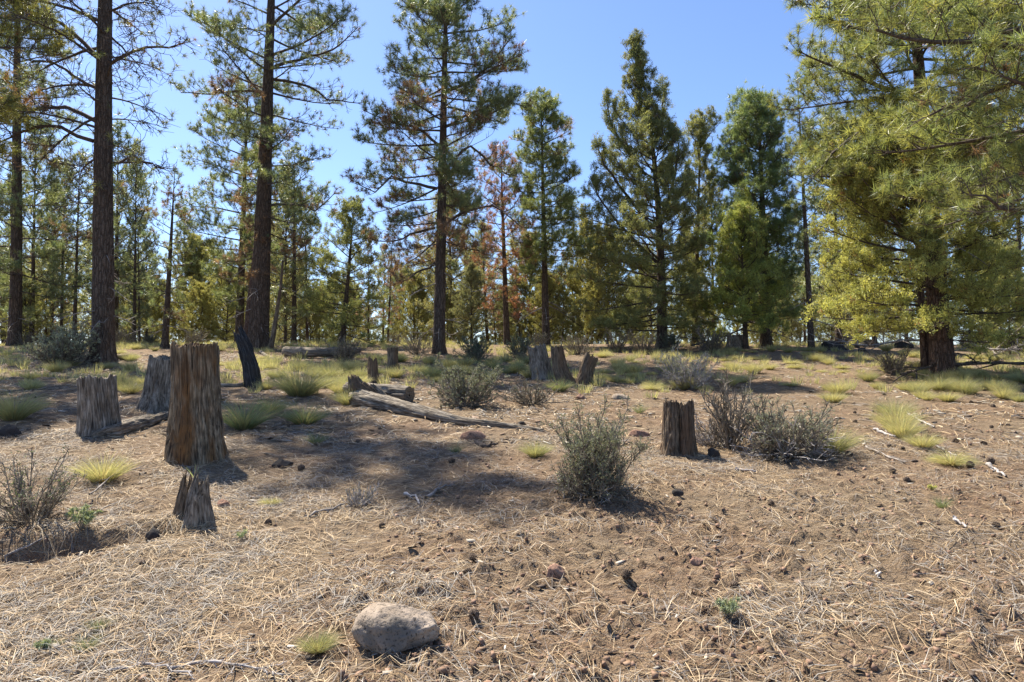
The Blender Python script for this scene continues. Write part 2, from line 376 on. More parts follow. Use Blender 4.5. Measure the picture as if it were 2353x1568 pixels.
M_wood_tall = wood_mat('weathered_wood_orange', [(0.34, (0.06, 0.044, 0.03)), (0.5, (0.21, 0.158, 0.102)), (0.67, (0.46, 0.37, 0.26))], ((0.07, 0.033, 0.016), (0.36, 0.185, 0.07)), 3.4)
M_wood_grey = wood_mat('weathered_wood_grey', [(0.34, (0.075, 0.06, 0.048)), (0.5, (0.24, 0.20, 0.155)), (0.67, (0.45, 0.39, 0.32))])
M_wood_brown = wood_mat('weathered_wood_brown', [(0.34, (0.05, 0.037, 0.027)), (0.5, (0.17, 0.13, 0.09)), (0.67, (0.36, 0.285, 0.205))], ((0.09, 0.055, 0.035), (0.24, 0.16, 0.10)), 2.6)
M_char = wood_mat('charred_wood', [(0.3, (0.008, 0.008, 0.009)), (0.5, (0.024, 0.024, 0.026)), (0.68, (0.10, 0.10, 0.105))], rough=.55)
M_bark = bark_mat('pine_bark_dark', (0.07, 0.05, 0.038), (0.17, 0.115, 0.08), grey=(0.20, 0.175, 0.15))
M_bark_red = bark_mat('pine_bark_red', (0.09, 0.05, 0.035), (0.18, 0.105, 0.072), grey=(0.22, 0.17, 0.14))
M_twig = plain('branch_wood', (0.055, 0.042, 0.034), (0.12, 0.095, 0.08), 25)
M_twig_pale = plain('bare_branch_wood', (0.13, 0.11, 0.095), (0.36, 0.32, 0.29), 12)
M_stem = plain('shrub_stems', (0.10, 0.08, 0.06), (0.30, 0.255, 0.20), 14)
M_stem_dead = plain('dead_shrub_stems', (0.20, 0.18, 0.17), (0.48, 0.44, 0.42), 18)
M_rock = rock_mat('tan_rock', (0.24, 0.19, 0.145), (0.42, 0.34, 0.27), (0.17, 0.145, 0.12))
M_rock_pink = rock_mat('reddish_rock', (0.26, 0.15, 0.105), (0.36, 0.22, 0.16), (0.24, 0.15, 0.11))
M_lava = rock_mat('dark_lava_rock', (0.03, 0.028, 0.028), (0.07, 0.062, 0.058), (0.05, 0.04, 0.035))
M_cone = plain('cone_scales', (0.05, 0.036, 0.028), (0.17, 0.125, 0.095), 60)

# ------------------------------------------------------------------ ground
def graded(a0, a1, step, lo, hi, g):
    mid = np.arange(a0, a1 + 1e-6, step); up = []; x = a1; s = step
    while x < hi: s *= g; x += s; up.append(x)
    dn = []; x = a0; s = step
    while x > lo: s *= g; x -= s; dn.append(x)
    return np.array(dn[::-1] + list(mid) + up)
gx = graded(-2.6, 2.6, .018, -900, 900, 1.045)
gy = graded(2.75, 6.2, .018, -60, 1600, 1.03)
X, Y = np.meshgrid(gx, gy); Z = gz(X, Y)
nx, ny = len(gx), len(gy)
ii = (np.arange(ny - 1)[:, None] * nx + np.arange(nx - 1)[None, :]).ravel()
gr = mk('ground', np.stack([X, Y, Z], -1).reshape(-1, 3), np.stack([ii, ii + 1, ii + nx + 1, ii + nx], -1), M_soil, smooth=True)
tag(gr, 'reddish brown volcanic soil sloping up to a low crest', kind='structure')

# ------------------------------------------------------------------ trees
PINE_C = np.array([[0.105, 0.128, 0.055], [0.14, 0.15, 0.06], [0.085, 0.115, 0.065]]) * 1.9
BROWN_C = np.array([[0.24, 0.14, 0.085], [0.28, 0.18, 0.11], [0.18, 0.12, 0.085]]) * 1.15
JUN_C = np.array([[0.13, 0.138, 0.06], [0.155, 0.15, 0.065], [0.10, 0.112, 0.052]]) * 1.95
def pick(cset, n, mixw=.5):
    a = cset[rng.integers(0, len(cset), n)]; b = cset[rng.integers(0, len(cset), n)]; return a * mixw + b * (1 - mixw)
def limb_geo(poly, r0, L, n2, n3, st):
    """one limb with its side twigs: wood tubes and the points where foliage sits"""
    A = Acc(); K = len(poly)
    V, q = tubes(poly[None], np.linspace(r0, max(.006, r0 * .22), K)[None], 5); A.add(V, q)
    P, D, t = children(poly[None], n2, st['t2'], st['a2'], st['flat'])
    L2 = st['l2'] * L * (1.15 - t) * (.6 + .6 * rng.random(len(P))) + st['l2min']
    C2 = curves(P, D, L2, 5, np.array([0, 0, st['curl']]) + st['cj'] * rng.normal(size=P.shape), .12)
    V, q = tubes(C2, np.linspace(.010, .0045, 5)[None].repeat(len(P), 0) * st['tw'], 3); A.add(V, q)
    P3, D3, t3 = children(C2, n3, .3, .75, .4)
    L3 = st['l3'] * (.5 + rng.random(len(P3)))
    C3 = curves(P3, D3, L3, 4, np.array([0, 0, st['curl'] * 1.2]) + st['cj'] * 1.4 * rng.normal(size=P3.shape), .15)
    V, q = tubes(C3, np.linspace(.0065, .0035, 4)[None].repeat(len(P3), 0) * st['tw'], 3); A.add(V, q)
    tips = [C3[:, -1], C2[:, -1], poly[-1:]]; dirs = [C3[:, -1] - C3[:, -2], C2[:, -1] - C2[:, -2], poly[-1:] - poly[-2:-1]]
    if st['mid']: 
        m = rng.random(len(C3)) < st['mid']; tips.append(C3[m, 2]); dirs.append((C3[m, 2] - C3[m, 1]) )
        m = rng.random(len(C2)) < st['mid']; tips.append(C2[m, 3]); dirs.append(C2[m, 3] - C2[m, 2])
    return A, np.concatenate(tips), nrm(np.concatenate(dirs))
ST_PINE = dict(t2=.22, a2=.85, flat=.7, l2=.40, l2min=.16, curl=.7, cj=.3, l3=.24, tw=1.0, mid=.10)
ST_JUN = dict(t2=.18, a2=.75, flat=.25, l2=.32, l2min=.14, curl=.8, cj=.3, l3=.20, tw=.9, mid=.6)
FOL_PINE = dict(n=34, length=.175, width=.0095, spread=.70, jit=.008, back=.07, up=.05)
FOL_JUN = dict(n=26, length=.060, width=.020, spread=.65, jit=.040, back=.06, up=.22)
LIB = {}
def mesh_of(o):
    me = o.data; bpy.data.objects.remove(o); return me
def lib_limb(kind, n):      # meshes of limbs that lie along +X, shared by many limbs of many trees
    key = (kind, n)
    if key in LIB: return LIB[key]
    L = (.7, 1.3, 2.1, 3.1)[n // 3]; pine_ = kind[0] == 'p'
    st = dict(ST_PINE if pine_ else ST_JUN); fol = dict(FOL_PINE if pine_ else FOL_JUN); n2k, n3, lp, br, cv = 7.5, 4, 1.0, .02, 26
    if kind == 'p_bare': st.update(curl=.1, cj=1.05, l3=.30, tw=1.2); lp, n2k, cv = .13, 6.5, -16
    if kind == 'p_open': st.update(cj=.5, tw=1.1); lp, n2k, n3 = .62, 6.5, 3
    if kind == 'p_brown': br, lp, n3 = .75, .85, 3
    if kind == 'p_thin': lp, n3, br, cv = .4, 3, .95, 15; st.update(cj=.5)
    if kind == 'j_full': n2k, n3, cv = 6.2, 4, 26
    if kind == 'j_wide': n2k, n3, cv = 6, 5, 14; st.update(curl=.45, flat=.6, l2=.40, mid=.5)
    Kp = 9; poly = np.zeros((Kp, 3)); el = 0; aa = 0
    for k in range(1, Kp):
        sag = -14 * math.sin(k / Kp * PI) if pine_ else 0
        el += math.radians(cv * 2.2 * (k / Kp) ** 1.3 + sag + rng.normal() * 10) / Kp; aa += rng.normal() * .10
        poly[k] = poly[k - 1] + L / (Kp - 1) * np.array([math.cos(aa) * math.cos(el), math.sin(aa) * math.cos(el), math.sin(el)])
    A, T, D = limb_geo(poly, .010 + .011 * L, L, max(4, int(L * n2k)), n3, st)
    w = mesh_of(mk('limb_mesh', np.concatenate(A.V), np.concatenate(A.F), M_twig, smooth=True))
    m = rng.random(len(T)) < lp; T, D = T[m], D[m]
    c = pick(PINE_C if pine_ else JUN_C, len(T)) * (.75 + .5 * rng.random((len(T), 1))); mb = rng.random(len(T)) < br; c[mb] = pick(BROWN_C, mb.sum())
    V, f, C = blades(T, D, fol['n'], fol['length'], fol['width'], fol['spread'], fol['jit'], c, back=fol['back'], up=fol['up'])
    g = mesh_of(mk('foliage_mesh', V, f, M_needle if pine_ else M_juni, col=C)) if len(V) else None
    LIB[key] = (w, g, L); return LIB[key]
def put_limb(root, kind, base, L, az, el, tint, r0max):
    n = (0 if L < .95 else 1 if L < 1.65 else 2 if L < 2.55 else 3) * 3 + int(rng.integers(0, 3)); w, g, L0 = lib_limb(kind, n); sc = L / L0
    o = bpy.data.objects.new('limb', w); COL.objects.link(o); o.parent = root; o.location = [float(v) for v in base]; o.rotation_euler = (float(rng.normal() * .25), -el, az)
    o.scale = (sc, sc * (.85 + .3 * rng.random()), sc)
    if g is not None:
        q = bpy.data.objects.new('foliage', g); COL.objects.link(q); q.parent = o; q.color = (*[float(v) for v in tint], 1); q['kind'] = 'stuff'
def tree(name, label, cat, bx, by, top, wb, prof, nl, d=None, kind='pine', st=None, fol=None, leafp=1.0, brown=0.0, e=(8, 45), curv=18,
         bark=None, extra=(), limbs_parts=True, n2k=5.5, n3=3, group=None, stub=0, colset=None, bend=0.0, twigmat=None, flare=.45, droop=0.0, lib=None, tint=(1, 1, 1), skip=()):
    st = dict(ST_PINE if kind == 'pine' else ST_JUN, **(st or {})); fol = dict(FOL_PINE if kind == 'pine' else FOL_JUN, **(fol or {}))
    if d is None: B = at(bx, by); d = B[1]
    else:
        p = on_plane(bx, by, d); B = np.array([p[0], d, float(gz(p[0], d))])
    tp = on_plane(top[0], top[1], d); H = tp[2] - B[2]; lean = tp[0] - B[0]
    root = empty(name, B - np.array([0, 0, .05]), label, cat, group)
    r0 = wb / 2 / ppm(d)
    K = 26 if wb > 24 else 14
    zz = np.linspace(0, 1, K) ** 1.25 * H
    def tx(z): u = z / H; return lean * u + bend * np.sin(u * PI)
    path = np.stack([tx(zz), .02 * H * np.sin(zz * .3 + bx) * .15, zz], -1)
    rr = np.maximum(r0 * (1 - (zz / H)) ** .9, .012)
    if wb > 40: K2 = 90; z2 = np.linspace(0, 1, K2) ** 1.6 * H; path = np.stack([np.interp(z2, zz, path[:, i]) for i in range(3)], -1); rr = np.interp(z2, zz, rr)
    V, q, g = wood_body(path, rr, nth=72 if wb > 40 else (28 if wb > 20 else 14), seed=int(abs(bx)) % 97, rough=.03, flute=.10 if wb > 24 else .05, ffreq=6, flare=flare, cap=.0)
    mk('trunk', V, q, bark or M_bark, root, g=g, smooth=True)
    rows = []
    for (py, xl, xr) in prof:
        a = on_plane(xl, py, d); b = on_plane(xr, py, d); z = a[2] - B[2]; cx = B[0] + tx(z)
        rows.append((z, max(cx - a[0], .05), max(b[0] - cx, .05)))
    rows.sort(); rz = np.array([r[0] for r in rows]); rl = np.array([r[1] for r in rows]); rrr = np.array([r[2] for r in rows])
    lo, hi = rz[0], min(rz[-1], H * .985)
    FA = Acc(); WA = Acc(); az = rng.random() * 6
    wpts = np.linspace(0, 1, nl)
    def put(poly, r, L, lp, br, stub_=False):
        n2 = max(3, int(L * n2k)); A, T, Dd = limb_geo(poly, r, L, n2, n3, st)
        m = rng.random(len(T)) < lp; T = T[m]; Dd = Dd[m]
        cs = (colset if colset is not None else (PINE_C if kind == 'pine' else JUN_C)) * np.array(tint)
        c = pick(cs, len(T)) * (0.8 + .45 * rng.random((len(T), 1)))
        mb = rng.random(len(T)) < br; c[mb] = pick(BROWN_C, mb.sum())
        V, f, C = blades(T, Dd, fol['n'], fol['length'], fol['width'], fol['spread'], fol['jit'], c, back=fol['back'], up=fol['up'])
        if limbs_parts:
            lo_ = A.make('limb', twigmat or M_twig, root)
            if len(V): tag(mk('foliage', V, f, M_needle if kind == 'pine' else M_juni, lo_, col=C), kind='stuff')
        else: WA.add(np.concatenate(A.V), np.concatenate(A.F)); FA.add(V, f, C)
    for i, w in enumerate(wpts):
        z = lo + (hi - lo) * w ** .92 + rng.normal() * .05 * (hi - lo) / nl * 4; z = min(max(z, lo * .9), H * .985)
        az += 2.399 + rng.normal() * .35
        c = math.cos(az); Rr = np.interp(z, rz, rl) * (1 - c) / 2 + np.interp(z, rz, rrr) * (1 + c) / 2
        u = (z - lo) / max(hi - lo, 1e-3)
        e0 = math.radians(e[0] + (e[1] - e[0]) * u + rng.normal() * 7); L = Rr * (.62 + .48 * rng.random()) / max(math.cos(e0), .45)
        if kind == 'jun': L = Rr * (.85 + .42 * rng.random()) / max(math.cos(e0), .42)
        br = brown(u) if callable(brown) else brown
        if lib is not None and limbs_parts:
            kd = lib(u) if callable(lib) else lib
            if kd[0] == 'p' and rng.random() < br: kd = 'p_brown'
            tn = np.array(tint) * (.85 + .3 * rng.random()); put_limb(root, kd, (tx(z), 0, z), L * 1.06, az, e0 - math.radians(4), tn, r0); continue
        Kp = 8; poly = np.zeros((Kp, 3)); poly[0] = (tx(z), 0, z); el = e0; aa = az
        for k in range(1, Kp):
            el += math.radians(curv + rng.normal() * 9) / Kp - math.radians(droop) * math.sin(k / Kp * PI) / Kp; aa += rng.normal() * .09
            poly[k] = poly[k - 1] + L / (Kp - 1) * np.array([math.cos(aa) * math.cos(el), math.sin(aa) * math.cos(el), math.sin(el)])
        lp = leafp(u) if callable(leafp) else leafp
        put(poly, min(.010 + .012 * L, r0 * .5), L, lp, br)
    for ex in extra:      # named limbs: list of photo points, depth offset at the tip, leaf share, brown share
        pts, dy, lp, br = ex[:4]; m = len(pts); cp_ = []
        for k, (px, py) in enumerate(pts):
            yy = dy * k / (m - 1); p = on_plane(px, py, d + yy); cp_.append(p - B)
        cp_ = np.array(cp_); cp_[:, 1] = dy * np.arange(m) / (m - 1)
        tt = np.linspace(0, m - 1, 9); poly = np.stack([np.interp(tt, np.arange(m), cp_[:, k]) for k in range(3)], -1)
        poly[1:-1] += rng.normal(size=(7, 3)) * .03
        L = np.linalg.norm(np.diff(poly, axis=0), axis=1).sum(); put(poly, ex[4] if len(ex) > 4 else .016 + .014 * L, L, lp, br)
    for k in range(stub):  # bare dead stubs below the crown
        z = lo * (.25 + .75 * rng.random()); az += 2.4; L = .5 + 1.1 * rng.random(); 
        el = math.radians(-5 - 20 * rng.random()); Kp = 6; poly = np.zeros((Kp, 3)); poly[0] = (tx(z), 0, z)
        for q_ in range(1, Kp):
            el -= math.radians(7 * rng.random()); poly[q_] = poly[q_ - 1] + L / 5 * np.array([math.cos(az) * math.cos(el), math.sin(az) * math.cos(el), math.sin(el)])
        A, _, _ = limb_geo(poly, .012 + .006 * L, L, max(1, int(2.5 * L)), 1, dict(st, l3=.12))
        if limbs_parts: A.make('dead_limb', M_twig_pale, root)
        else: WA.add(np.concatenate(A.V), np.concatenate(A.F))
    if not limbs_parts: tag(WA.make('branches', twigmat or M_twig, root), kind='stuff')
    fo = FA.make('foliage', M_needle if kind == 'pine' else M_juni, root)
    if fo: tag(fo, kind='stuff')
    return root

HG = 'tall pines and junipers on the slope'
# big dark pine at left
PF_ = lambda u: 'p_full'
tree('ponderosa_pine', 'thick dark straight trunk with bare curly branches, biggest trunk at the left of the slope', 'pine tree', 235, 832, (256, -1010), 50,
     [(470, 130, 300), (380, 90, 385), (300, 5, 380), (200, -40, 385), (120, -40, 430), (0, -60, 450), (-150, 60, 420), (-300, 120, 400), (-600, 140, 390), (-850, 195, 330), (-1000, 245, 275)], 84,
     lib=lambda u: 'p_bare' if u < .36 else ('p_open' if u < .44 else 'p_full'), brown=lambda u: .0 if u < .4 else .05, e=(6, 38), leafp=.2, st=dict(curl=.15, cj=.95, l3=.28, tw=1.25), n2k=6.2, stub=13, tint=(1.1, 1, .85),
     extra=[([(225, 130), (150, 50), (60, 20), (0, 15)], .4, .3, .1), ([(225, 200), (120, 140), (20, 130)], -.4, .4, .1), ([(222, 275), (130, 240), (60, 250), (-10, 210)], .6, .2, .1),
            ([(215, 320), (120, 280), (40, 300), (-40, 350)], -.3, .35, .1), ([(250, 145), (320, 105), (400, 100), (430, 85)], -.3, .25, .2), ([(255, 370), (310, 355), (350, 375), (388, 390)], .2, .04, 0)])
# second tall pine with its reddish twin trunk
tree('ponderosa_pine', 'tall leaning pine with open crown, rising behind the charred snag', 'pine tree', 592, 800, (640, -380), 46,
     [(640, 560, 640), (560, 520, 700), (470, 540, 750), (400, 560, 740), (300, 490, 790), (215, 415, 800), (140, 440, 835), (60, 440, 850), (0, 450, 845), (-150, 500, 800), (-380, 620, 665)], 76,
     lib=lambda u: 'p_thin' if u < .12 else ('p_open' if rng.random() < .6 else 'p_full'), brown=.10, e=(-10, 34), n2k=6.5, st=dict(cj=.6, tw=1.2), stub=9,
     extra=[([(615, 470), (680, 465), (730, 480), (770, 440)], .3, .9, .35), ([(622, 215), (560, 205), (480, 215), (415, 210)], -.5, .9, .05), ([(628, 180), (700, 190), (760, 230), (830, 235)], .2, .15, .1),
            ([(632, 150), (700, 130), (770, 110), (822, 60)], -.4, .5, .1)])
tree('ponderosa_pine', 'reddish second trunk pressed against the tall leaning pine behind the charred snag', 'pine tree', 570, 782, (612, 330), 28,
     [(560, 540, 620), (440, 540, 640), (340, 590, 630)], 8, d=24.4, lib='p_thin', brown=.2, bark=M_bark_red, stub=3)
tree('ponderosa_pine', 'slender pine with airy crown, behind and left of the tall leaning pine', 'pine tree', 549, 768, (572, 165), 20,
     [(700, 480, 600), (620, 440, 610), (520, 432, 620), (430, 430, 640), (350, 450, 640), (280, 490, 630), (200, 540, 600), (165, 560, 580)], 66, d=28.5, e=(-4, 34), lib='p_full', brown=.03, tint=(1.05, 1.05, 1))
# centre pine
tree('ponderosa_pine', 'large full pine with browned lower branches, standing alone in the middle of the slope', 'pine tree', 1008, 812, (1030, -240), 30,
     [(600, 960, 1060), (540, 860, 1110), (450, 850, 1150), (420, 850, 1160), (340, 820, 1190), (250, 850, 1215), (180, 830, 1190), (100, 880, 1165), (0, 900, 1140), (-120, 940, 1110), (-240, 1020, 1040)], 98,
     lib='p_full', brown=lambda u: .85 if u < .16 else (.40 if u < .34 else .04), e=(-14, 32), n2k=6.5, st=dict(tw=1.2), flare=.3, stub=8,
     extra=[([(1005, 430), (960, 420), (900, 405), (860, 440), (810, 410)], -.5, .95, .45), ([(1008, 330), (960, 290), (910, 280), (835, 250)], -.7, .95, .05), ([(1020, 290), (1080, 260), (1150, 225), (1210, 245)], -.6, .95, .03),
            ([(1020, 390), (1080, 330), (1130, 380), (1180, 400)], .5, .7, .2), ([(1000, 520), (950, 530), (900, 560), (850, 545)], -.3, .85, .7), ([(1000, 600), (960, 620), (920, 650), (900, 620)], -.4, .7, .8),
            ([(1015, 520), (1070, 480), (1140, 470), (1200, 520)], .2, .4, .5), ([(1022, 210), (1090, 180), (1150, 120), (1178, 80)], -.5, .95, 0)])
tree('ponderosa_pine', 'medium pine with even airy crown, directly behind the three leaning stumps', 'pine tree', 1255, 782, (1243, 200), 19,
     [(640, 1190, 1310), (560, 1185, 1345), (480, 1190, 1345), (400, 1185, 1335), (320, 1185, 1310), (260, 1205, 1275), (205, 1235, 1250)], 88, d=27.5, lib='p_full', brown=lambda u: .3 if u < .25 else .03, e=(-8, 38), stub=6, flare=.3, tint=(1.1, 1.1, .95))
tree('dead_pine', 'dying pine with sparse rusty pink needles between the centre pine and the medium pine', 'dead pine tree', 1165, 785, (1150, 325), 16,
     [(720, 1120, 1220), (560, 1070, 1220), (450, 1090, 1215), (380, 1115, 1190), (330, 1140, 1160)], 52, d=29.0, lib='p_thin', brown=.15, e=(-2, 45), tint=(1.3, 1.0, .95))
# junipers and pines right
tree('juniper', 'tall dark juniper with ragged pointed spires against the open sky', 'juniper tree', 1522, 792, (1461, 76), 24,
     [(768, 1400, 1625), (690, 1370, 1625), (600, 1350, 1610), (520, 1385, 1600), (450, 1390, 1575), (380, 1410, 1560), (320, 1425, 1540), (250, 1440, 1500), (200, 1440, 1490), (150, 1450, 1475), (80, 1457, 1466)], 150, d=25.5, kind='jun',
     lib=lambda u: 'j_wide' if u < .35 else 'j_full', e=(-6, 66), n2k=8, n3=4, stub=5, bend=.3, tint=(.95, .98, .9), st=dict(l2=.24),
     extra=[([(1485, 400), (1430, 330), (1400, 270), (1393, 222)], -.2, 1, 0), ([(1500, 340), (1522, 280), (1526, 230), (1522, 186)], .2, 1, 0), ([(1500, 520), (1430, 430), (1385, 370), (1372, 330)], -.3, 1, 0),
            ([(1515, 520), (1550, 400), (1560, 330), (1552, 300)], .2, 1, 0), ([(1510, 600), (1430, 520), (1375, 450), (1365, 420)], -.4, 1, 0), ([(1478, 260), (1468, 190), (1463, 140), (1461, 90)], 0, 1, 0, .03)])
tree('juniper', 'narrow juniper with bushy tip, just right of the spired dark juniper', 'juniper tree', 1597, 785, (1610, 268), 14,
     [(700, 1560, 1645), (560, 1565, 1640), (420, 1575, 1640), (320, 1588, 1640), (280, 1600, 1622)], 60, d=28, kind='jun', lib='j_full', e=(15, 60), stub=4, bark=M_bark_red, tint=(1.05, 1.05, .9))
tree('ponderosa_pine', 'dense green pine with two leading tips, right of the junipers', 'pine tree', 1762, 788, (1742, 212), 26,
     [(740, 1700, 1850), (680, 1660, 1855), (580, 1635, 1835), (500, 1635, 1830), (420, 1650, 1815), (330, 1665, 1790), (270, 1690, 1770), (215, 1735, 1750)], 132, d=27, lib='p_full', e=(-2, 44), n2k=7,
     extra=[([(1740, 420), (1715, 330), (1707, 270), (1705, 216)], .2, 1, 0), ([(1745, 480), (1690, 380), (1680, 310)], -.3, 1, 0)], tint=(1.0, 1.08, .95), stub=6)
tree('juniper', 'small bright yellow-green juniper in front of the dense twin-topped pine', 'juniper tree', 1714, 792, (1700, 486), 13,
     [(755, 1630, 1790), (690, 1630, 1790), (620, 1645, 1765), (550, 1665, 1745), (490, 1695, 1706)], 78, d=25, kind='jun', lib='j_full', e=(0, 62), tint=(1.25, 1.35, .9))
tree('ponderosa_pine', 'very slim pine with a bare lower trunk and a thin pole-like crown', 'pine tree', 1864, 792, (1832, 163), 15,
     [(620, 1830, 1890), (500, 1808, 1885), (400, 1806, 1880), (300, 1808, 1880), (220, 1815, 1865), (170, 1828, 1840)], 56, d=24.5, lib='p_open', e=(10, 50), stub=5, flare=.25)
# big right pine and the juniper round it
tree('ponderosa_pine', 'massive red-barked pine trunk at the right with a high spreading crown', 'pine tree', 2170, 862, (2068, -330), 52,
     [(540, 2040, 2300), (420, 1960, 2330), (330, 1870, 2340), (250, 1840, 2350), (150, 1830, 2360), (60, 1850, 2350), (0, 1880, 2340), (-120, 1920, 2280), (-330, 2060, 2120)], 84,
     lib='p_full', brown=.03, e=(-8, 34), n2k=6.5, bark=M_bark_red, flare=.3, tint=(1.2, 1.12, .95), stub=3,
     extra=[([(2105, 330), (2000, 360), (1950, 400), (1880, 400)], -.5, .95, .0), ([(2100, 210), (2000, 190), (1920, 150), (1830, 110)], -.6, 1, 0), ([(2110, 280), (2040, 270), (1930, 330), (1870, 400)], -.9, .9, 0)])
tree('juniper', 'broad olive-gold juniper spreading round the massive red-barked trunk', 'juniper tree', 2128, 838, (2095, 372), 22,
     [(760, 2000, 2300), (740, 1935, 2350), (680, 1920, 2340), (620, 1960, 2310), (560, 1930, 2300), (500, 1890, 2290), (450, 1915, 2270), (410, 1990, 2210), (375, 2080, 2130)], 78, kind='jun', d=15.9,
     lib='j_wide', e=(-10, 52), tint=(1.5, 1.45, 1.05), bark=M_bark_red)
tree('ponderosa_pine', 'near pine past the right edge, only its long-needled branches reach into view', 'pine tree', 2640, 1010, (2600, -900), 70,
     [(560, 2330, 2900), (470, 2180, 3000), (300, 2120, 3000), (150, 2010, 3000), (0, 2000, 3000), (-300, 2050, 3000), (-900, 2560, 2640)], 50, d=9.5, lib='p_full', e=(-2, 40), n2k=5.5, n3=4,
     fol=dict(n=34, length=.17, width=.006), tint=(1.3, 1.2, .95), st=dict(tw=.9), flare=.3,
     extra=[([(2600, 410), (2450, 460), (2330, 470), (2230, 440)], -.4, .5, .05), ([(2600, 480), (2450, 400), (2330, 395), (2250, 420)], .4, .4, .1), ([(2600, 130), (2400, 150), (2250, 215), (2130, 260)], -.5, .95, .08), ([(2600, 0), (2380, 60), (2200, 90), (2010, 60)], -.4, 1, .05)])
# left edge
tree('ponderosa_pine', 'dark dense pine at the left edge, its trunk rising from the shade', 'pine tree', 32, 790, (50, -420), 28,
     [(700, -40, 110), (600, -60, 190), (500, -70, 170), (400, -80, 150), (300, -80, 160), (200, -80, 150), (100, -80, 130), (0, -80, 110), (-200, -40, 100), (-420, 30, 60)], 92,
     lib='p_full', brown=.06, e=(-6, 45), stub=7, flare=.3)
tree('ponderosa_pine', 'pine outside the left edge, only branch ends with ochre tufts reach into view', 'pine tree', -105, 850, (-90, -500), 45,
     [(330, -300, 30), (240, -350, 90), (120, -350, 110), (0, -350, 90), (-200, -300, 80), (-500, -110, -70)], 56, d=16.5, lib='p_full', brown=.08, e=(-2, 40), tint=(1.2, 1.05, .8))
tree('ponderosa_pine', 'slim leaning young pine with few branches and one upturned bare bough, left of the centre', 'pine tree', 378, 786, (402, 384), 16,
     [(740, 350, 420), (620, 335, 440), (540, 345, 440), (460, 370, 430), (390, 395, 410)], 36, d=26, lib='p_open', brown=.05, e=(0, 45), stub=5)
tree('juniper', 'dark conical juniper with downswept lower boughs, left of the centre pine', 'juniper tree', 786, 785, (815, 455), 15,
     [(765, 705, 865), (720, 695, 870), (660, 710, 865), (600, 735, 855), (540, 765, 848), (480, 795, 832), (458, 812, 818)], 54, d=27, kind='jun', lib=lambda u: 'j_wide' if u < .6 else 'j_full', e=(-12, 52), tint=(1.05, 1.1, .95))

# prototypes for the far trees beyond the crest (each is 10 m tall)
def proto(name, label, cat, kind, prof, nl, **k):
    d = 30.
    f = ppm(d); base = on_plane(CX, 0, d)
    gb = float(gz(0, d)); py0 = CY
    def y_of(z): # photo row for a height above the ground at d
        zz = gb + z - EYE; a = math.atan2(zz, d) - PITCH; return CY - F * math.tan(a)
    return tree(name, label, cat, CX, 780, (CX, y_of(10.0)), k.pop('wb', 12), [(y_of(z), CX - r * f, CX + r2 * f) for z, r, r2 in prof], nl, d=d, kind=kind, limbs_parts=False, **k)
PF = dict(fol=dict(n=14, width=.021, length=.20), n2k=4.6, n3=3)
JF = dict(fol=dict(n=12, width=.038, length=.12, jit=.06, up=.4), n2k=4.4, n3=3)
FAR = []
# (kind, photo x, photo row of the tip, distance, label)
P = [
 proto('far_pine', 'far pine', 'pine tree', 'pine', [(.9, 1.0, 1.3), (3.6, 1.9, 1.5), (6, 1.5, 1.6), (8, 1.0, 1.0), (9.8, .2, .2)], 50, e=(-4, 52), curv=30, stub=4, **PF),
 proto('far_pine', 'far pine', 'pine tree', 'pine', [(1.2, 1.5, 1.6), (3, 1.9, 1.7), (5, 1.7, 1.7), (7.5, 1.1, 1.2), (9.8, .15, .2)], 58, e=(-2, 55), curv=30, colset=PINE_C * np.array([1.2, 1.1, 1]), brown=.05, **PF),
 proto('far_pine', 'far pine', 'pine tree', 'pine', [(3.0, .7, 1.2), (5.4, 1.5, 1.0), (8, .9, 1.1), (9.8, .2, .2)], 36, e=(0, 50), curv=26, leafp=.8, brown=.06, stub=4, wb=10, **PF),
 proto('far_juniper', 'far juniper', 'juniper tree', 'jun', [(.5, 1.9, 1.8), (2, 2.2, 2.2), (4, 1.8, 1.9), (6.5, 1.2, 1.1), (9.7, .15, .15)], 60, e=(0, 62), curv=30, **JF),
 proto('far_juniper', 'far juniper', 'juniper tree', 'jun', [(.6, 2.6, 2.3), (3, 3.0, 2.8), (6, 2.4, 2.6), (8.4, 1.3, 1.4), (9.8, .5, .5)], 64, e=(10, 68), curv=26, colset=JUN_C * np.array([1.2, 1.2, .9]), **JF),
 proto('far_dead_pine', 'far dead pine', 'dead pine tree', 'pine', [(1.5, 1.2, 1.3), (4, 1.4, 1.2), (7, 1.0, 1.0), (9.8, .2, .2)], 44, e=(-5, 40), curv=22, leafp=.5, brown=.9, **PF),
]
L_, C_, R_ = 'left third', 'middle', 'right third'
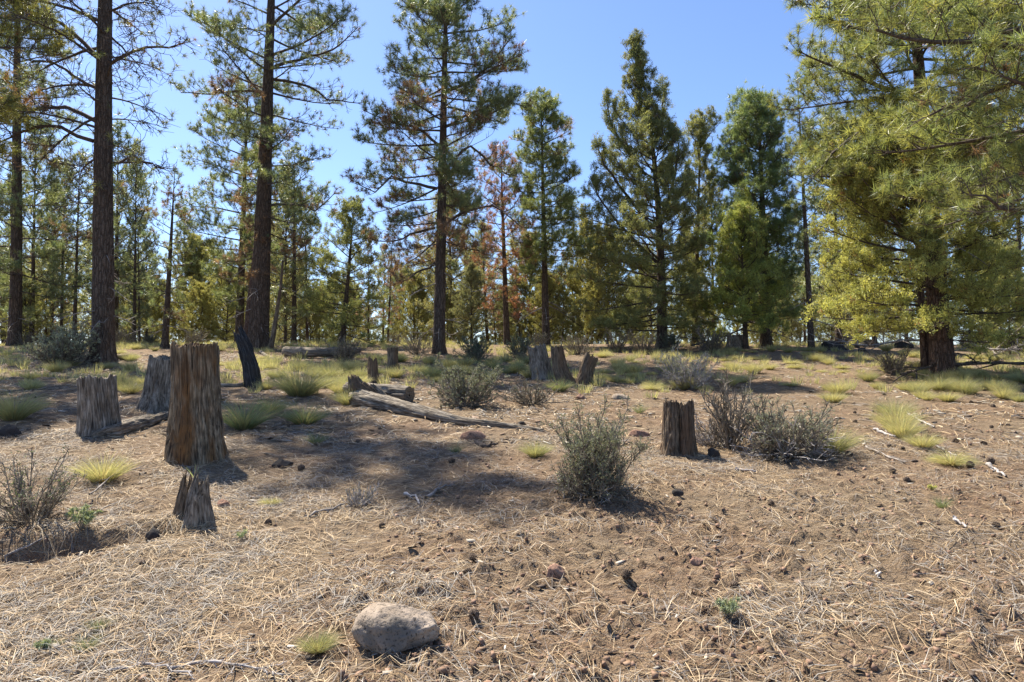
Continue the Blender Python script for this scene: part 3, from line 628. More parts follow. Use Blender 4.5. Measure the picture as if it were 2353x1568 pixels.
far_list = [
 (0, 72, 300, 33, 'far pine with a high tip between the left edge pine and the thick dark trunk'), (1, 118, 430, 36, 'bushy far pine left of the thick dark trunk'), (2, 140, 380, 34, 'thin far trunk, first of three left of the thick dark trunk'),
 (2, 172, 350, 31.5, 'thin far trunk beside the sky gap left of the thick dark trunk'), (3, 105, 560, 40, 'low yellow-green juniper behind the thin trunks at far left'), (1, 10, 420, 38, 'bushy far pine behind the left edge pine'),
 (0, 263, 300, 34, 'far pine half hidden by the thick dark trunk on its right side'), (0, 308, 365, 31, 'dark far pine, tallest right of the thick dark trunk'), (2, 322, 480, 33, 'thin far pine touching the dark far pine'), (1, 338, 560, 36, 'short bushy far pine with a dark trunk foot, right of the thick dark trunk'),
 (4, 440, 610, 37, 'low rounded tan-green juniper behind the slim leaning young pine'), (1, 478, 560, 40, 'bushy far pine behind the tall grey stump'), (4, 520, 640, 34, 'low juniper behind the charred snag'),
 (3, 655, 390, 33, 'pointed far juniper just right of the tall leaning pine'), (0, 674, 350, 31, 'far pine with straight dark trunk right of the tall leaning pine'), (2, 708, 470, 34, 'thin far pine left of the dark conical juniper'), (1, 640, 520, 38, 'bushy far pine low behind the tall leaning pine'),
 (5, 846, 560, 33, 'brownish far pine right of the dark conical juniper'), (5, 891, 500, 30, 'slim dying pine with rusty tufts left of the centre pine'), (1, 958, 640, 40, 'small green far pine in the sky gap left of the centre pine'),
 (3, 1040, 420, 34, 'narrow yellow-green juniper just right of the centre pine'), (3, 1082, 610, 31, 'small pointed juniper between the centre pine and the dying pine'), (1, 1120, 520, 37, 'bushy far pine behind the dying pine'), (5, 1140, 640, 33, 'low rusty far pine beneath the dying pine'),
 (3, 1196, 620, 38, 'far juniper between the dying pine and the medium pine'), (0, 1292, 600, 36, 'far pine just right of the medium pine'), (3, 1318, 620, 40, 'far juniper beside the sky gap right of the medium pine'), (2, 1222, 560, 39, 'thin far pine behind the medium pine'),
 (4, 1395, 560, 35, 'rounded yellow-green juniper left of the spired dark juniper'), (3, 1362, 640, 44, 'small distant juniper in the sky gap left of the spired juniper'), (3, 1440, 640, 33, 'low juniper at the left foot of the spired juniper'),
 (1, 1640, 400, 32, 'bushy yellow-green pine between the narrow juniper and the twin-topped pine'), (3, 1575, 520, 34, 'far juniper filling the gap behind the spired juniper'), (3, 1800, 600, 36, 'far juniper low behind the twin-topped pine'), (4, 1836, 650, 42, 'rounded small juniper left of the very slim pine'),
 (0, 1925, 270, 29, 'dark far pine right of the very slim pine'), (1, 1960, 360, 32, 'bushy pine behind the broad olive-gold juniper on its left side'), (4, 1910, 640, 36, 'rounded juniper right of the very slim pine'), (0, 2010, 250, 27, 'tall far pine behind the broad olive-gold juniper'),
 (1, 2080, 420, 33, 'bushy pine hidden behind the massive red-barked trunk'), (3, 2230, 520, 28, 'dark juniper right behind the broad olive-gold juniper'), (1, 2290, 380, 25, 'bushy pine near the right edge behind the broad juniper'), (0, 2345, 150, 23, 'dark pine filling the right edge'), (4, 2320, 600, 22, 'rounded juniper at the right edge'),
 (4, 60, 650, 33, 'low rounded juniper right of the left edge pine'), (3, 150, 560, 42, 'narrow distant juniper left of the thick dark trunk'), (4, 735, 680, 38, 'low rounded juniper left behind the dark conical juniper'), (3, 905, 690, 45, 'tiny distant juniper left of the centre pine'), (4, 1260, 690, 42, 'low distant juniper behind the foot of the medium pine'),
 (3, 410, 660, 42, 'distant juniper right of the slim leaning young pine'), (3, 585, 600, 40, 'distant juniper directly behind the tall leaning pine'), (4, 1165, 680, 40, 'low rounded juniper behind the foot of the dying pine'), (4, 2140, 640, 30, 'rounded juniper behind the foot of the massive red trunk'), (1, 245, 470, 40, 'bushy pine hidden behind the thick dark trunk'),
]
far_list += [
 (4, 300, 640, 45, 'low rounded juniper behind the dark far pine'), (4, 640, 650, 46, 'low rounded juniper behind the trunks right of the tall leaning pine'), (3, 805, 640, 48, 'distant juniper behind the dark conical juniper'), (3, 1008, 620, 46, 'distant juniper behind the centre pine trunk'),
 (4, 1500, 600, 40, 'rounded juniper behind the spired juniper'), (4, 1690, 600, 42, 'rounded juniper behind the small bright juniper'), (4, 10, 620, 44, 'distant rounded juniper at the left edge'), (3, 1340, 600, 52, 'most distant slim juniper in the gap right of the medium pine'), (1, 1770, 500, 40, 'bushy pine behind the twin-topped pine')]
gaps = ['the left edge pine', 'the thin trunks at far left', 'the thick dark trunk', 'the dark far pine', 'the slim leaning young pine', 'the tallest stump', 'the charred snag', 'the tall leaning pine', 'the crest log', 'the dark conical juniper', 'the slim dying pine',
        'the small dark stump', 'the centre pine', 'the small pointed juniper', 'the dying pine', 'the first leaning stump', 'the medium pine', 'the third leaning stump', 'the tan sagebrush on the crest', 'the spired juniper', 'the narrow juniper', 'the twin-topped pine', 'the very slim pine', 'the lava rocks', 'the broad olive-gold juniper', 'the right edge']
gx_ = [5, 90, 215, 300, 372, 440, 512, 575, 690, 770, 880, 925, 990, 1085, 1150, 1215, 1275, 1350, 1415, 1490, 1590, 1745, 1850, 1935, 2030, 2300]
for n_, (gn, px_) in enumerate(zip(gaps, gx_)):
    k_ = (3, 4, 1, 4)[n_ % 4]; ty_ = (570, 640, 540, 610, 660)[n_ % 5]; far_list.append((k_, px_, ty_, 36 + (n_ * 7) % 17, ('far %s seen low behind ' + gn) % ('pointed juniper', 'rounded juniper', 'bushy pine', 'spreading juniper')[n_ % 4]))
for n_, (gn, px_) in enumerate(zip(gaps, gx_)):
    far_list.append(((4, 3, 4)[n_ % 3], px_ + (38, -30, 24)[n_ % 3], (690, 670, 700, 650)[n_ % 4], 33 + (n_ * 5) % 12, ('low %s on the crest ' + ('right' if n_ % 3 != 1 else 'left') + ' of ' + gn) % ('green juniper clump', 'young pointed juniper', 'spreading juniper bush')[n_ % 3]))
used = set()
for k, px, ty, d, lab in far_list:
    p = on_plane(px, 780, d); B = np.array([p[0], d, float(gz(p[0], d)) - .08]); H = on_plane(px, ty, d)[2] - B[2]; s = H / 10
    if k not in used:
        used.add(k); r = P[k]; r.location = [float(v) for v in B]; r.scale = (s, s, s); r.rotation_euler[2] = 0.3; r['label'] = lab
    else: r = copy_tree(P[k], B, rng.random() * 6.28, (s * (.8 + .6 * rng.random()), s * (.8 + .6 * rng.random()), s), lab); r.rotation_euler[0] = rng.normal() * .03; r.rotation_euler[1] = rng.normal() * .03
    r['group'] = 'far trees along the crest'
    tb = .9 + .35 * rng.random(); ty = rng.random() * .25
    for ch in r.children:
        if ch.name.startswith('foliage'): ch.color = (tb * (1 + .4 * ty), tb, tb * (1.2 - .5 * ty), 1)

# ------------------------------------------------------------------ stumps, snags and logs
def stump(name, label, pts, ws, mat, nth=72, K=30, parts='stump_wood', cat='tree stump', group='old cut stumps', **k):
    """pts: photo points base..top, ws widths in photo pixels"""
    B = at(*pts[0]); d = B[1] + ws[0] / 2 / ppm(B[1]) * .9
    Q = np.array([on_plane(px, py, d) for px, py in pts]); Q[0, 2] = gz(Q[0, 0], d) - .06
    root = empty(name, (Q[0, 0], d, Q[0, 2] + .06), label, cat, group)
    loc = Q - np.array([Q[0, 0], d, Q[0, 2] + .06])
    t = np.linspace(0, 1, K); tt = np.linspace(0, 1, len(pts))
    path = np.stack([np.interp(t, tt, loc[:, i]) for i in range(3)], -1)
    R = np.interp(t, np.linspace(0, 1, len(ws)), np.array(ws) / 2 / ppm(d))
    V, q, g = wood_body(path, R, nth=nth, **k)
    mk(parts, V, q, mat, root, g=g + np.array([pts[0][0] * .37, 0, 0]), smooth=True)
    return root, d
def slab_on(root, name, off, pts, ws, mat, K=22, nth=40, **k):
    t = np.linspace(0, 1, K); P_ = np.array(pts, float); tt = np.linspace(0, 1, len(P_))
    path = np.stack([np.interp(t, tt, P_[:, i]) for i in range(3)], -1) + np.array(off)
    R = np.interp(t, np.linspace(0, 1, len(ws)), ws); V, q, g = wood_body(path, R, nth=nth, **k)
    return mk(name, V, q, mat, root, g=g + np.array([off[0] * 5, 0, 0]), smooth=True)
tall, dt = stump('tree_stump', 'tallest weathered stump with orange streaks and a crumbling top, in the left foreground', [(452, 1068), (450, 920), (449, 792)], [124, 114, 106, 103, 102], M_wood_tall, nth=220, K=60, seed=5, rough=.05, flute=.17, ffreq=10, flare=.16, jag=.035, cap=.07, lobes=6)
# crumbled rot on the top of the tall stump
A = Acc()
for i in range(150):
    r = math.sqrt(rng.random()) * .14; a = rng.random() * 6.28; s = .008 + .016 * rng.random()
    c = np.array([r * math.cos(a), r * math.sin(a), 1.17 + .025 * rng.random() + .02 * (1 - r / .16)])
    v = nrm(rng.normal(size=(8, 3))) * s + c; f = np.array([[0, 1, 2, 3], [4, 5, 6, 7], [0, 2, 5, 7], [1, 3, 4, 6]]); A.add(v, f, np.array([.16, .10, .065]) * (.6 + .7 * rng.random()))
zt = (on_plane(449, 792, dt)[2] - gz(on_plane(452, 1068, dt)[0], dt)) - .0
ro = A.make('rotten_wood', M_litter, tall); ro.location = (0, 0, float(zt) - 1.205); tag(ro, kind='stuff')
stump('tree_stump', 'wide grey stump half hidden behind the tallest stump', [(364, 948), (368, 880), (374, 822)], [78, 64, 58, 54], M_wood_grey, nth=90, seed=9, flare=.4, jag=.03, flute=.2, cap=.05, rough=.08, lobes=5)
stump('tree_stump', 'squat grey stump left of the tallest one, with a flared right side', [(232, 1002), (226, 930), (221, 868)], [76, 74, 72, 74], M_wood_grey, nth=90, seed=14, flare=.3, jag=.035, flute=.24, cap=.05, rough=.1)
snag, _ = stump('charred_snag', 'black charred snag curving up to a jagged splintered tip', [(583, 893), (577, 850), (565, 800), (549, 762)], [36, 38, 36, 33, 26], M_char, nth=60, seed=21, flare=.25, jag=.10, flute=.2, cap=.10, cat='charred snag', group='old cut stumps', ell=.7)
# broken low stump with two splinters
s5 = at(440, 1195); root = empty('tree_stump', s5, 'small broken stump split into two rotten slabs, lowest stump at lower left', 'tree stump', 'old cut stumps')
pm = 1 / ppm(s5[1])
slab_on(root, 'rotten_slab', (18 * pm, 0, -.05), [(0, 0, 0), (-2 * pm, 0, .22), (4 * pm, 0, 110 * pm)], [33 * pm, 28 * pm, 21 * pm, 15 * pm], M_wood_grey, nth=70, seed=31, jag=.07, flute=.28, rough=.09, flare=.25, cap=.1, ell=.62)
slab_on(root, 'rotten_slab', (-30 * pm, .06, -.05), [(0, 0, 0), (4 * pm, 0, .2), (8 * pm, 0, 100 * pm)], [24 * pm, 19 * pm, 15 * pm, 12 * pm], M_wood_brown, nth=60, seed=33, jag=.08, flute=.35, rough=.12, flare=.25, cap=.1, ell=.6)
slab_on(root, 'rotten_slab', (-6 * pm, .10, -.05), [(0, 0, 0), (1 * pm, 0, .1), (2 * pm, 0, 66 * pm)], [20 * pm, 17 * pm, 13 * pm, 8 * pm], M_wood_brown, nth=40, seed=35, jag=.06, flute=.3, rough=.1, cap=.05, ell=.6)
stump('tree_stump', 'small splintered stump behind the upright broken end of the long log', [(859, 884), (857, 850), (856, 826)], [27, 25, 24, 20], M_wood_brown, nth=40, seed=41, jag=.07, flute=.25, flare=.2, rough=.08)
stump('tree_stump', 'small dark flat-topped stump, farther one of the middle pair', [(904, 854), (903, 826), (902, 799)], [26, 25, 24, 26], M_wood_brown, nth=40, seed=43, jag=.015, flute=.15, flare=.3, cap=.02)
stump('tree_stump', 'grey stump leaning left, first of the three stumps in the middle distance', [(1246, 872), (1240, 830), (1234, 797)], [50, 46, 43, 42], M_wood_grey, nth=70, seed=51, jag=.05, flute=.25, rough=.08, flare=.25, cap=.03)
stump('tree_stump', 'dark narrow stump leaning left, middle one of the three stumps', [(1300, 886), (1286, 840), (1279, 797)], [36, 34, 32, 30], M_wood_brown, nth=60, seed=53, jag=.07, flute=.25, rough=.1, flare=.4, cap=.04)
stump('tree_stump', 'stump leaning right with a flared foot, last of the three stumps', [(1341, 884), (1348, 850), (1360, 817)], [36, 34, 32, 32], M_wood_brown, nth=60, seed=55, jag=.07, flute=.25, rough=.1, flare=.35, cap=.04)
stump('tree_stump', 'low broad stump beneath the small bright juniper', [(1690, 802), (1690, 785), (1689, 770)], [40, 36, 34], M_wood_grey, nth=40, K=16, seed=57, jag=.02, flute=.2, flare=.3, cap=.03)
# split stump in two halves
s6 = at(1565, 1046); root = empty('tree_stump', s6 + np.array([0, .1, 0]), 'knee-high brown stump split down the middle, near the grey sagebrush', 'tree stump', 'old cut stumps'); pm = 1 / ppm(s6[1])
slab_on(root, 'stump_half', (-20 * pm, 0, -.05), [(0, 0, 0), (2 * pm, 0, .3), (2 * pm, 0, 134 * pm)], [22 * pm, 19 * pm, 18 * pm, 16.5 * pm], M_wood_brown, nth=90, K=36, seed=61, jag=.03, flute=.34, rough=.08, ffreq=8, flare=.3, cap=.03, ell=1.5)
slab_on(root, 'stump_half', (18 * pm, -.03, -.05), [(0, 0, 0), (-1 * pm, 0, .3), (-4 * pm, 0, 128 * pm)], [21 * pm, 20 * pm, 19 * pm, 17 * pm], M_wood_brown, nth=90, K=36, seed=66, jag=.035, flute=.34, rough=.08, ffreq=8, flare=.2, cap=.03, ell=1.5)

def log(name, label, pts, ws, mat, seed, lift=.0, group=None, K=60, nth=44, cat='fallen log', **k):
    G = np.array([at(px, py + w * .45) for (px, py), w in zip(pts, ws)])
    R = np.array([w / 2 / ppm(g_[1]) for w, g_ in zip(ws, G)])
    G[:, 2] += R * .75 + lift; root = empty(name, G[0] - np.array([0, 0, R[0] * .75]), label, cat, group)
    loc = G - np.array(root.location)
    t = np.linspace(0, 1, K); tt = np.linspace(0, 1, len(G)); path = np.stack([np.interp(t, tt, loc[:, i]) for i in range(3)], -1)
    for i in range(1, K - 1): pass
    path[1:-1] = (path[:-2] + path[1:-1] * 2 + path[2:]) / 4
    V, q, g = wood_body(path, np.interp(t, tt, R), nth=nth, seed=seed, cap_start=True, **k)
    mk('log_wood', V, q, mat, root, g=g + np.array([seed, 0, 0]), smooth=True); return root
def branch_on(root, name, pts, r0, mat, nth=14, K=14, **k):
    P_ = np.array(pts); t = np.linspace(0, 1, K); tt = np.linspace(0, 1, len(P_)); path = np.stack([np.interp(t, tt, P_[:, i]) for i in range(3)], -1)
    V, q, g = wood_body(path, np.linspace(r0, r0 * .35, K), nth=nth, **k); return mk(name, V, q, mat, root, g=g, smooth=True)
lg = log('fallen_log', 'long grey fallen log with a torn upright root end, tapering away to the right', [(818, 912), (890, 926), (960, 944), (1030, 960), (1090, 970), (1170, 978), (1250, 989)], [42, 38, 32, 26, 20, 14, 7], M_wood_grey, 71, flute=.34, rough=.11, jag=.04, cap=.05, group='fallen logs')
o0 = np.array(lg.location); f0 = 1 / ppm(o0[1])
slab_on(lg, 'root_flare', (6 * f0, 0, -.02), [(26 * f0, 0, 0), (14 * f0, .0, 24 * f0), (-6 * f0, .0, 46 * f0), (-14 * f0, .02, 66 * f0)], [26 * f0, 27 * f0, 22 * f0, 17 * f0, 11 * f0], M_wood_brown, nth=60, seed=73, jag=.05, flute=.35, rough=.12, cap=.05, ell=.7)
slab_on(lg, 'root_flare', (20 * f0, .08, .0), [(30 * f0, 0, 0), (22 * f0, .0, 20 * f0), (8 * f0, .0, 44 * f0)], [26 * f0, 25 * f0, 18 * f0, 10 * f0], M_wood_grey, nth=50, seed=75, jag=.05, flute=.3, rough=.1, cap=.04, ell=.7)
slab_on(lg, 'root_flare', (0, -.04, .02), [(4 * f0, 0, 0), (-8 * f0, .0, 14 * f0), (-16 * f0, .0, 40 * f0)], [12 * f0, 10 * f0, 6 * f0, 2 * f0], M_wood_brown, nth=24, seed=77, jag=.02, flute=.3, rough=.1, cap=.01, ell=.8)
log('fallen_log', 'short thick log with a sawn end, lying behind the long grey log', [(800, 893), (870, 900), (942, 906)], [34, 44, 42], M_wood_grey, 79, flute=.3, rough=.08, jag=.01, cap=.012, K=40, group='fallen logs')
log('fallen_log', 'flat rotten slab of grey wood lying between the squat stump and the tallest stump', [(212, 1000), (260, 988), (310, 972), (382, 954)], [16, 34, 34, 20], M_wood_grey, 83, lift=-.01, flute=.45, rough=.16, jag=.05, cap=.03, ell=.85, group='fallen logs', cat='rotten log')
log('fallen_log', 'grey log lying in the grass along the crest behind the middle stumps', [(655, 812), (720, 814), (790, 812), (826, 808)], [22, 24, 20, 12], M_wood_grey, 87, lift=.07, flute=.2, rough=.06, group='fallen logs')
log('fallen_log', 'thin weathered pole lying just left of the charred snag foot', [(505, 885), (540, 886), (572, 882)], [9, 10, 9], M_wood_grey, 89, K=20, nth=20, flute=.3, group='fallen logs')
log('fallen_log', 'small brown log piece beside the foot of the thick dark trunk', [(262, 822), (280, 821), (300, 819)], [12, 14, 13], M_wood_brown, 91, K=16, nth=20, flute=.3, jag=.02, group='fallen logs')
log('fallen_log', 'pale broken pole angled in the grass behind the charred snag', [(600, 808), (612, 818), (640, 828)], [8, 8, 6], M_wood_grey, 92, K=16, nth=14, flute=.3, group='fallen logs')

# ------------------------------------------------------------------ shrubs
def shrub(name, label, loc, h, r, nst, leafn, ccol, stem=None, lean=(0, 0), n2=6, n3=5, leaf=(.022, .008), lcl=3, spread=1.0, group='sagebrush and bitterbrush shrubs', cat='shrub', tipleaf=1.0, curl=.35, tw=1.0, extra_dead=0):
    root = empty(name, loc, label, cat, group)
    a = rng.random(nst) * 6.28; s = np.sqrt(rng.random(nst)) * spread
    D = np.stack([np.cos(a) * s * r / h + lean[0], np.sin(a) * s * r / h + lean[1], np.full(nst, .85)], -1)
    P0 = np.stack([np.cos(a) * .06 * r, np.sin(a) * .06 * r, np.full(nst, -.02)], -1)
    L = h * (.7 + .4 * rng.random(nst)) * np.sqrt(1 + (s * r / h) ** 2 * .8)
    low = rng.random(nst) < .38; D[low, 2] = .12 + .25 * rng.random(low.sum()); L[low] = r * (.55 + .55 * rng.random(low.sum())); wild = rng.random(nst) < .08; L[wild] *= 1.25
    C1 = curves(P0, D, L, 7, np.array([0, 0, curl]), .13)
    W = Acc(); V, q = tubes(C1, np.linspace(.008, .003, 7)[None].repeat(nst, 0) * tw, 4); W.add(V, q)
    p, d, t = children(C1, n2, .12, .65); C2 = curves(p, d, h * .30 * (1.2 - t) * (.6 + .8 * rng.random(len(p))), 5, np.array([0, 0, curl * 1.2]), .16)
    V, q = tubes(C2, np.linspace(.004, .002, 5)[None].repeat(len(p), 0) * tw, 3); W.add(V, q)
    p, d, t = children(C2, n3, .2, .6); C3 = curves(p, d, h * .11 * (.6 + .8 * rng.random(len(p))), 3, np.array([0, 0, curl]), .16)
    V, q = tubes(C3, np.linspace(.0026, .0015, 3)[None].repeat(len(p), 0) * tw, 3); W.add(V, q)
    W.make('stems', stem or M_stem, root)
    if leafn > 0:
        pts = []; dd = []
        for k in range(lcl):
            f = rng.random((len(C3), 1)); pts.append(C3[:, 1] * (1 - f) + C3[:, 2] * f); dd.append(C3[:, 2] - C3[:, 1])
        pts = np.concatenate(pts); dd = np.concatenate(dd); m = rng.random(len(pts)) < tipleaf * np.clip((pts[:, 2] / h - .1) * 1.6, .15, 1); pts = pts[m]; dd = dd[m]
        c = pick(ccol, len(pts)) * (.75 + .5 * rng.random((len(pts), 1)))
        V, f, C = blades(pts, dd, leafn, leaf[0], leaf[1], .6, .006, c); tag(mk('leaves', V, f, M_leaf, root, col=C), kind='stuff')
    if extra_dead:
        a = rng.random(extra_dead) * 6.28; D = np.stack([np.cos(a), np.sin(a), .12 + .25 * rng.random(extra_dead)], -1); P0 = D * .05
        C1 = curves(P0, D, r * (.6 + .5 * rng.random(extra_dead)), 6, np.array([0, 0, -.15]), .2); C1[:, :, 2] = np.maximum(C1[:, :, 2], .015)
        W = Acc(); V, q = tubes(C1, np.linspace(.007, .003, 6)[None].repeat(extra_dead, 0) * tw, 4); W.add(V, q)
        p, d, t = children(C1, 6, .3, .8); C2 = curves(p, d, r * .25 * (.5 + rng.random(len(p))), 4, np.array([0, 0, .1]), .2)
        V, q = tubes(C2, np.linspace(.0035, .002, 4)[None].repeat(len(p), 0) * tw, 3); W.add(V, q)
        W.make('dead_twigs', M_stem_dead, root)
    return root
GREEN = np.array([[.10, .13, .06], [.13, .16, .08], [.08, .11, .06]]); GREY = np.array([[.20, .22, .155], [.25, .26, .19], [.17, .185, .13]]); TAN = np.array([[.22, .20, .13], [.18, .16, .11]])
b1 = at(1375, 1160) + np.array([0, .30, 0]); b1[2] = gz(b1[0], b1[1])
shrub('bitterbrush', 'bushy grey-green shrub with dark stems, in front of the long log end', b1, .62, .36, 78, 3, np.array([[.20,.215,.14],[.26,.27,.19],[.16,.18,.11]]), n2=9, n3=5, leaf=(.015, .007), lcl=3, spread=1.05, curl=.3, tw=.85, extra_dead=14)
b2 = at(1800, 1062) + np.array([0, .25, 0]); b2[2] = gz(b2[0], b2[1])
shrub('sagebrush', 'large grey sagebrush with silvery dead twigs spreading at its foot, right of the split stump', b2 + np.array([.12, 0, 0]), .55, .52, 84, 2, GREY * 1.3, curl=.15, spread=1.25, n2=7, n3=5, leaf=(.020, .008), lcl=2, tw=1.25, extra_dead=46, lean=(.12, 0))
shrub('sagebrush', 'bare dark upright sagebrush with few leaves, behind the silvery twigs right of the split stump', b2 + np.array([-.35, .35, .03]), .78, .34, 20, 1, GREY, n2=8, n3=6, lcl=1, tw=1.5, lean=(-.1, 0), tipleaf=.4)
b3 = at(1650, 1040) + np.array([.05, .35, 0]); b3[2] = gz(b3[0], b3[1])
shrub('dead_sagebrush', 'low sprawling dead bush of silvery twigs just right of the split stump', b3, .30, .42, 22, 0, GREY, stem=M_stem_dead, n2=8, n3=5, tw=1.3, spread=1.3)
b4 = at(15, 1225) + np.array([0, .25, 0]); b4[2] = gz(b4[0], b4[1])
shrub('bitterbrush', 'sparse twiggy shrub with small green leaves at the lower left edge', b4, .44, .36, 44, 1, GREEN * 1.2, n2=7, n3=4, leaf=(.018, .009), lcl=2, tw=.9, tipleaf=.7, spread=1.3, curl=.15)
b5 = at(820, 1170); shrub('twiggy_cushion', 'small round cushion of pale dead twigs above the tan boulder', b5 + np.array([0, .08, 0]), .17, .17, 40, 1, TAN, stem=M_stem_dead, n2=6, n3=4, lcl=1, leaf=(.015, .005), tw=.7)
b6 = at(1065, 940) + np.array([0, .3, 0]); b6[2] = gz(b6[0], b6[1])
shrub('sagebrush', 'rounded grey-green sagebrush behind the long log', b6, .66, .55, 52, 3, GREY, n2=7, n3=6, leaf=(.03, .012), lcl=3, tw=1.3, spread=1.25, curl=.15)
b7 = at(1592, 898) + np.array([0, .3, 0]); b7[2] = gz(b7[0], b7[1])
shrub('sagebrush', 'silvery twiggy sagebrush behind the split stump', b7, .70, .66, 52, 2, GREY * 1.2, stem=M_stem_dead, n2=7, n3=5, leaf=(.032, .010), lcl=2, tw=1.5)
b8 = at(120, 845) + np.array([0, .4, 0]); b8[2] = gz(b8[0], b8[1])
big = shrub('sagebrush', 'large pale grey-green sagebrush left of the thick dark trunk', b8, .95, .95, 56, 3, GREY * 1.6, n2=7, n3=5, leaf=(.045, .018), lcl=3, tw=2.0)
b9 = at(1225, 930); b9[2] = gz(b9[0], b9[1])
shrub('dead_sagebrush', 'low dark scrubby patch of dead brush in front of the three leaning stumps', b9 + np.array([0, .2, 0]), .30, .62, 40, 1, GREY * .7, n2=7, n3=5, lcl=1, leaf=(.03, .01), tw=1.5, spread=1.2)
protoA = shrub('sagebrush', 'dark green-grey sagebrush on the crest right of the centre pine', (0, 0, 0), 1.0, .85, 46, 3, GREY * np.array([.7, .8, .75]), n2=7, n3=5, leaf=(.06, .024), lcl=2, tw=2.4)
protoB = shrub('sagebrush', 'tan bare sagebrush on the crest', (0, 0, 0), 1.0, 1.1, 34, 2, TAN, n2=7, n3=4, leaf=(.05, .016), lcl=1, tw=2.6, stem=M_stem)
protoC = shrub('sagebrush', 'upright dark twiggy brush', (0, 0, 0), 1.0, .7, 26, 1, GREEN * .8, n2=8, n3=5, leaf=(.05, .02), lcl=1, tw=2.6)
crest = [(protoA, 1092, 832, 50, 'dark green-grey sagebrush mound right of the centre pine foot'), (protoB, 962, 815, 42, 'tan scrubby bush touching the left foot of the centre pine'), (protoC, 792, 832, 58, 'upright dark twiggy brush growing over the crest log'),
 (protoA, 1196, 822, 44, 'dark sagebrush left of the first leaning stump'), (protoC, 1240, 800, 42, 'upright brush behind the first leaning stump'), (protoB, 1330, 815, 44, 'tan bush behind the third leaning stump'), (protoB, 1415, 808, 42, 'tan sagebrush left of the spired juniper foot'),
 (protoB, 1480, 812, 44, 'tan sagebrush at the foot of the spired juniper'), (protoA, 1545, 805, 36, 'dark brush right of the spired juniper foot'), (protoC, 1632, 812, 60, 'arching bare dark brush left of the broad far stump'), (protoB, 280, 785, 40, 'tan bush right behind the thick dark trunk'),
 (protoB, 445, 785, 34, 'low tan brush behind the tallest stump'), (protoB, 905, 792, 26, 'low tan brush behind the small dark stump'), (protoB, 1945, 780, 30, 'low tan brush on the crest right of the very slim pine'), (protoB, 60, 785, 30, 'low brush right of the left edge pine'),
 (protoA, 345, 775, 22, 'tiny green brush beside the short bushy far pine'), (protoC, 2055, 862, 62, 'thin leafless brush left of the massive red trunk'), (protoB, 1205, 835, 26, 'low tan brush in the grass left of the leaning stumps'), (protoC, 2230, 800, 48, 'dark dead brush right of the massive red trunk'), (protoC, 2320, 800, 50, 'dark dead brush at the right edge')]
first = set()
for pr, px, py, hpx, lab in crest:
    B = at(px, py); s = hpx / ppm(B[1])
    if id(pr) not in first and pr not in first:
        first.add(pr); pr.location = [float(v) for v in B]; pr.scale = (s, s, s); pr['label'] = lab
    else: copy_tree(pr, B, rng.random() * 6, s, lab, 'sagebrush and bitterbrush shrubs')

# ------------------------------------------------------------------ bunchgrass
GR_C = np.array([[.40, .40, .19], [.52, .50, .27], [.30, .32, .15], [.52, .45, .27]])
GG_C = np.array([[.17, .22, .11], [.23, .27, .14], [.16, .20, .12]])
def tussock(name, label, nb, h, r, cset, w=.0038, green=.3, K=4, lay=0.6, straw=.15):
    a = rng.random(nb) * 6.28; s = rng.random(nb) ** .6
    P0 = np.stack([np.cos(a) * s * r * .3, np.sin(a) * s * r * .25, np.full(nb, -.01)], -1)
    D = np.stack([np.cos(a) * s * .75, np.sin(a) * s * .75, np.ones(nb)], -1)
    L = h * (.65 + .5 * rng.random(nb)) * 1.15
    out = np.stack([np.cos(a), np.sin(a), np.zeros(nb)], -1)
    C = curves(P0, D, L, K, out * (lay * (.5 + s))[:, None] * 1.3 + np.array([0, 0, -lay * .9]), .05)
    T = nrm(C[:, -1] - C[:, 0]); side = nrm(np.cross(T, rng.normal(size=T.shape)))
    ww = np.linspace(1, .15, K)[None, :, None] * w * .5
    V = np.stack([C - side[:, None] * ww, C + side[:, None] * ww], 2).reshape(-1, 3)
    i = (np.arange(nb)[:, None] * K + np.arange(K - 1)[None]).ravel() * 2
    q = np.stack([i, i + 1, i + 3, i + 2], -1)
    c = pick(cset, nb) * (.8 + .4 * rng.random((nb, 1))); m = rng.random(nb) < straw; c[m] = np.array([.42, .34, .2]) * (.7 + .5 * rng.random((m.sum(), 1)))
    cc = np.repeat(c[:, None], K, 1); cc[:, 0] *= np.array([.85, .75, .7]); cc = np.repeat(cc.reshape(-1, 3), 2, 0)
    o = mk(name, V, q, M_grass, None, col=cc); return tag(o, label, 'grass tuft', 'bunchgrass tufts')
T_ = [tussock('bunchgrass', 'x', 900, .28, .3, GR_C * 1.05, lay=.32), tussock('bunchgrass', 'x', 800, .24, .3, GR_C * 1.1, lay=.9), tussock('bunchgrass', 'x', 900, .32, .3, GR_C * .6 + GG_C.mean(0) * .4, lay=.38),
      tussock('bunchgrass', 'x', 900, .28, .3, GG_C * 1.2, straw=.25, lay=.4), tussock('bunchgrass', 'x', 240, .26, .2, GG_C, straw=.1, lay=.35)]
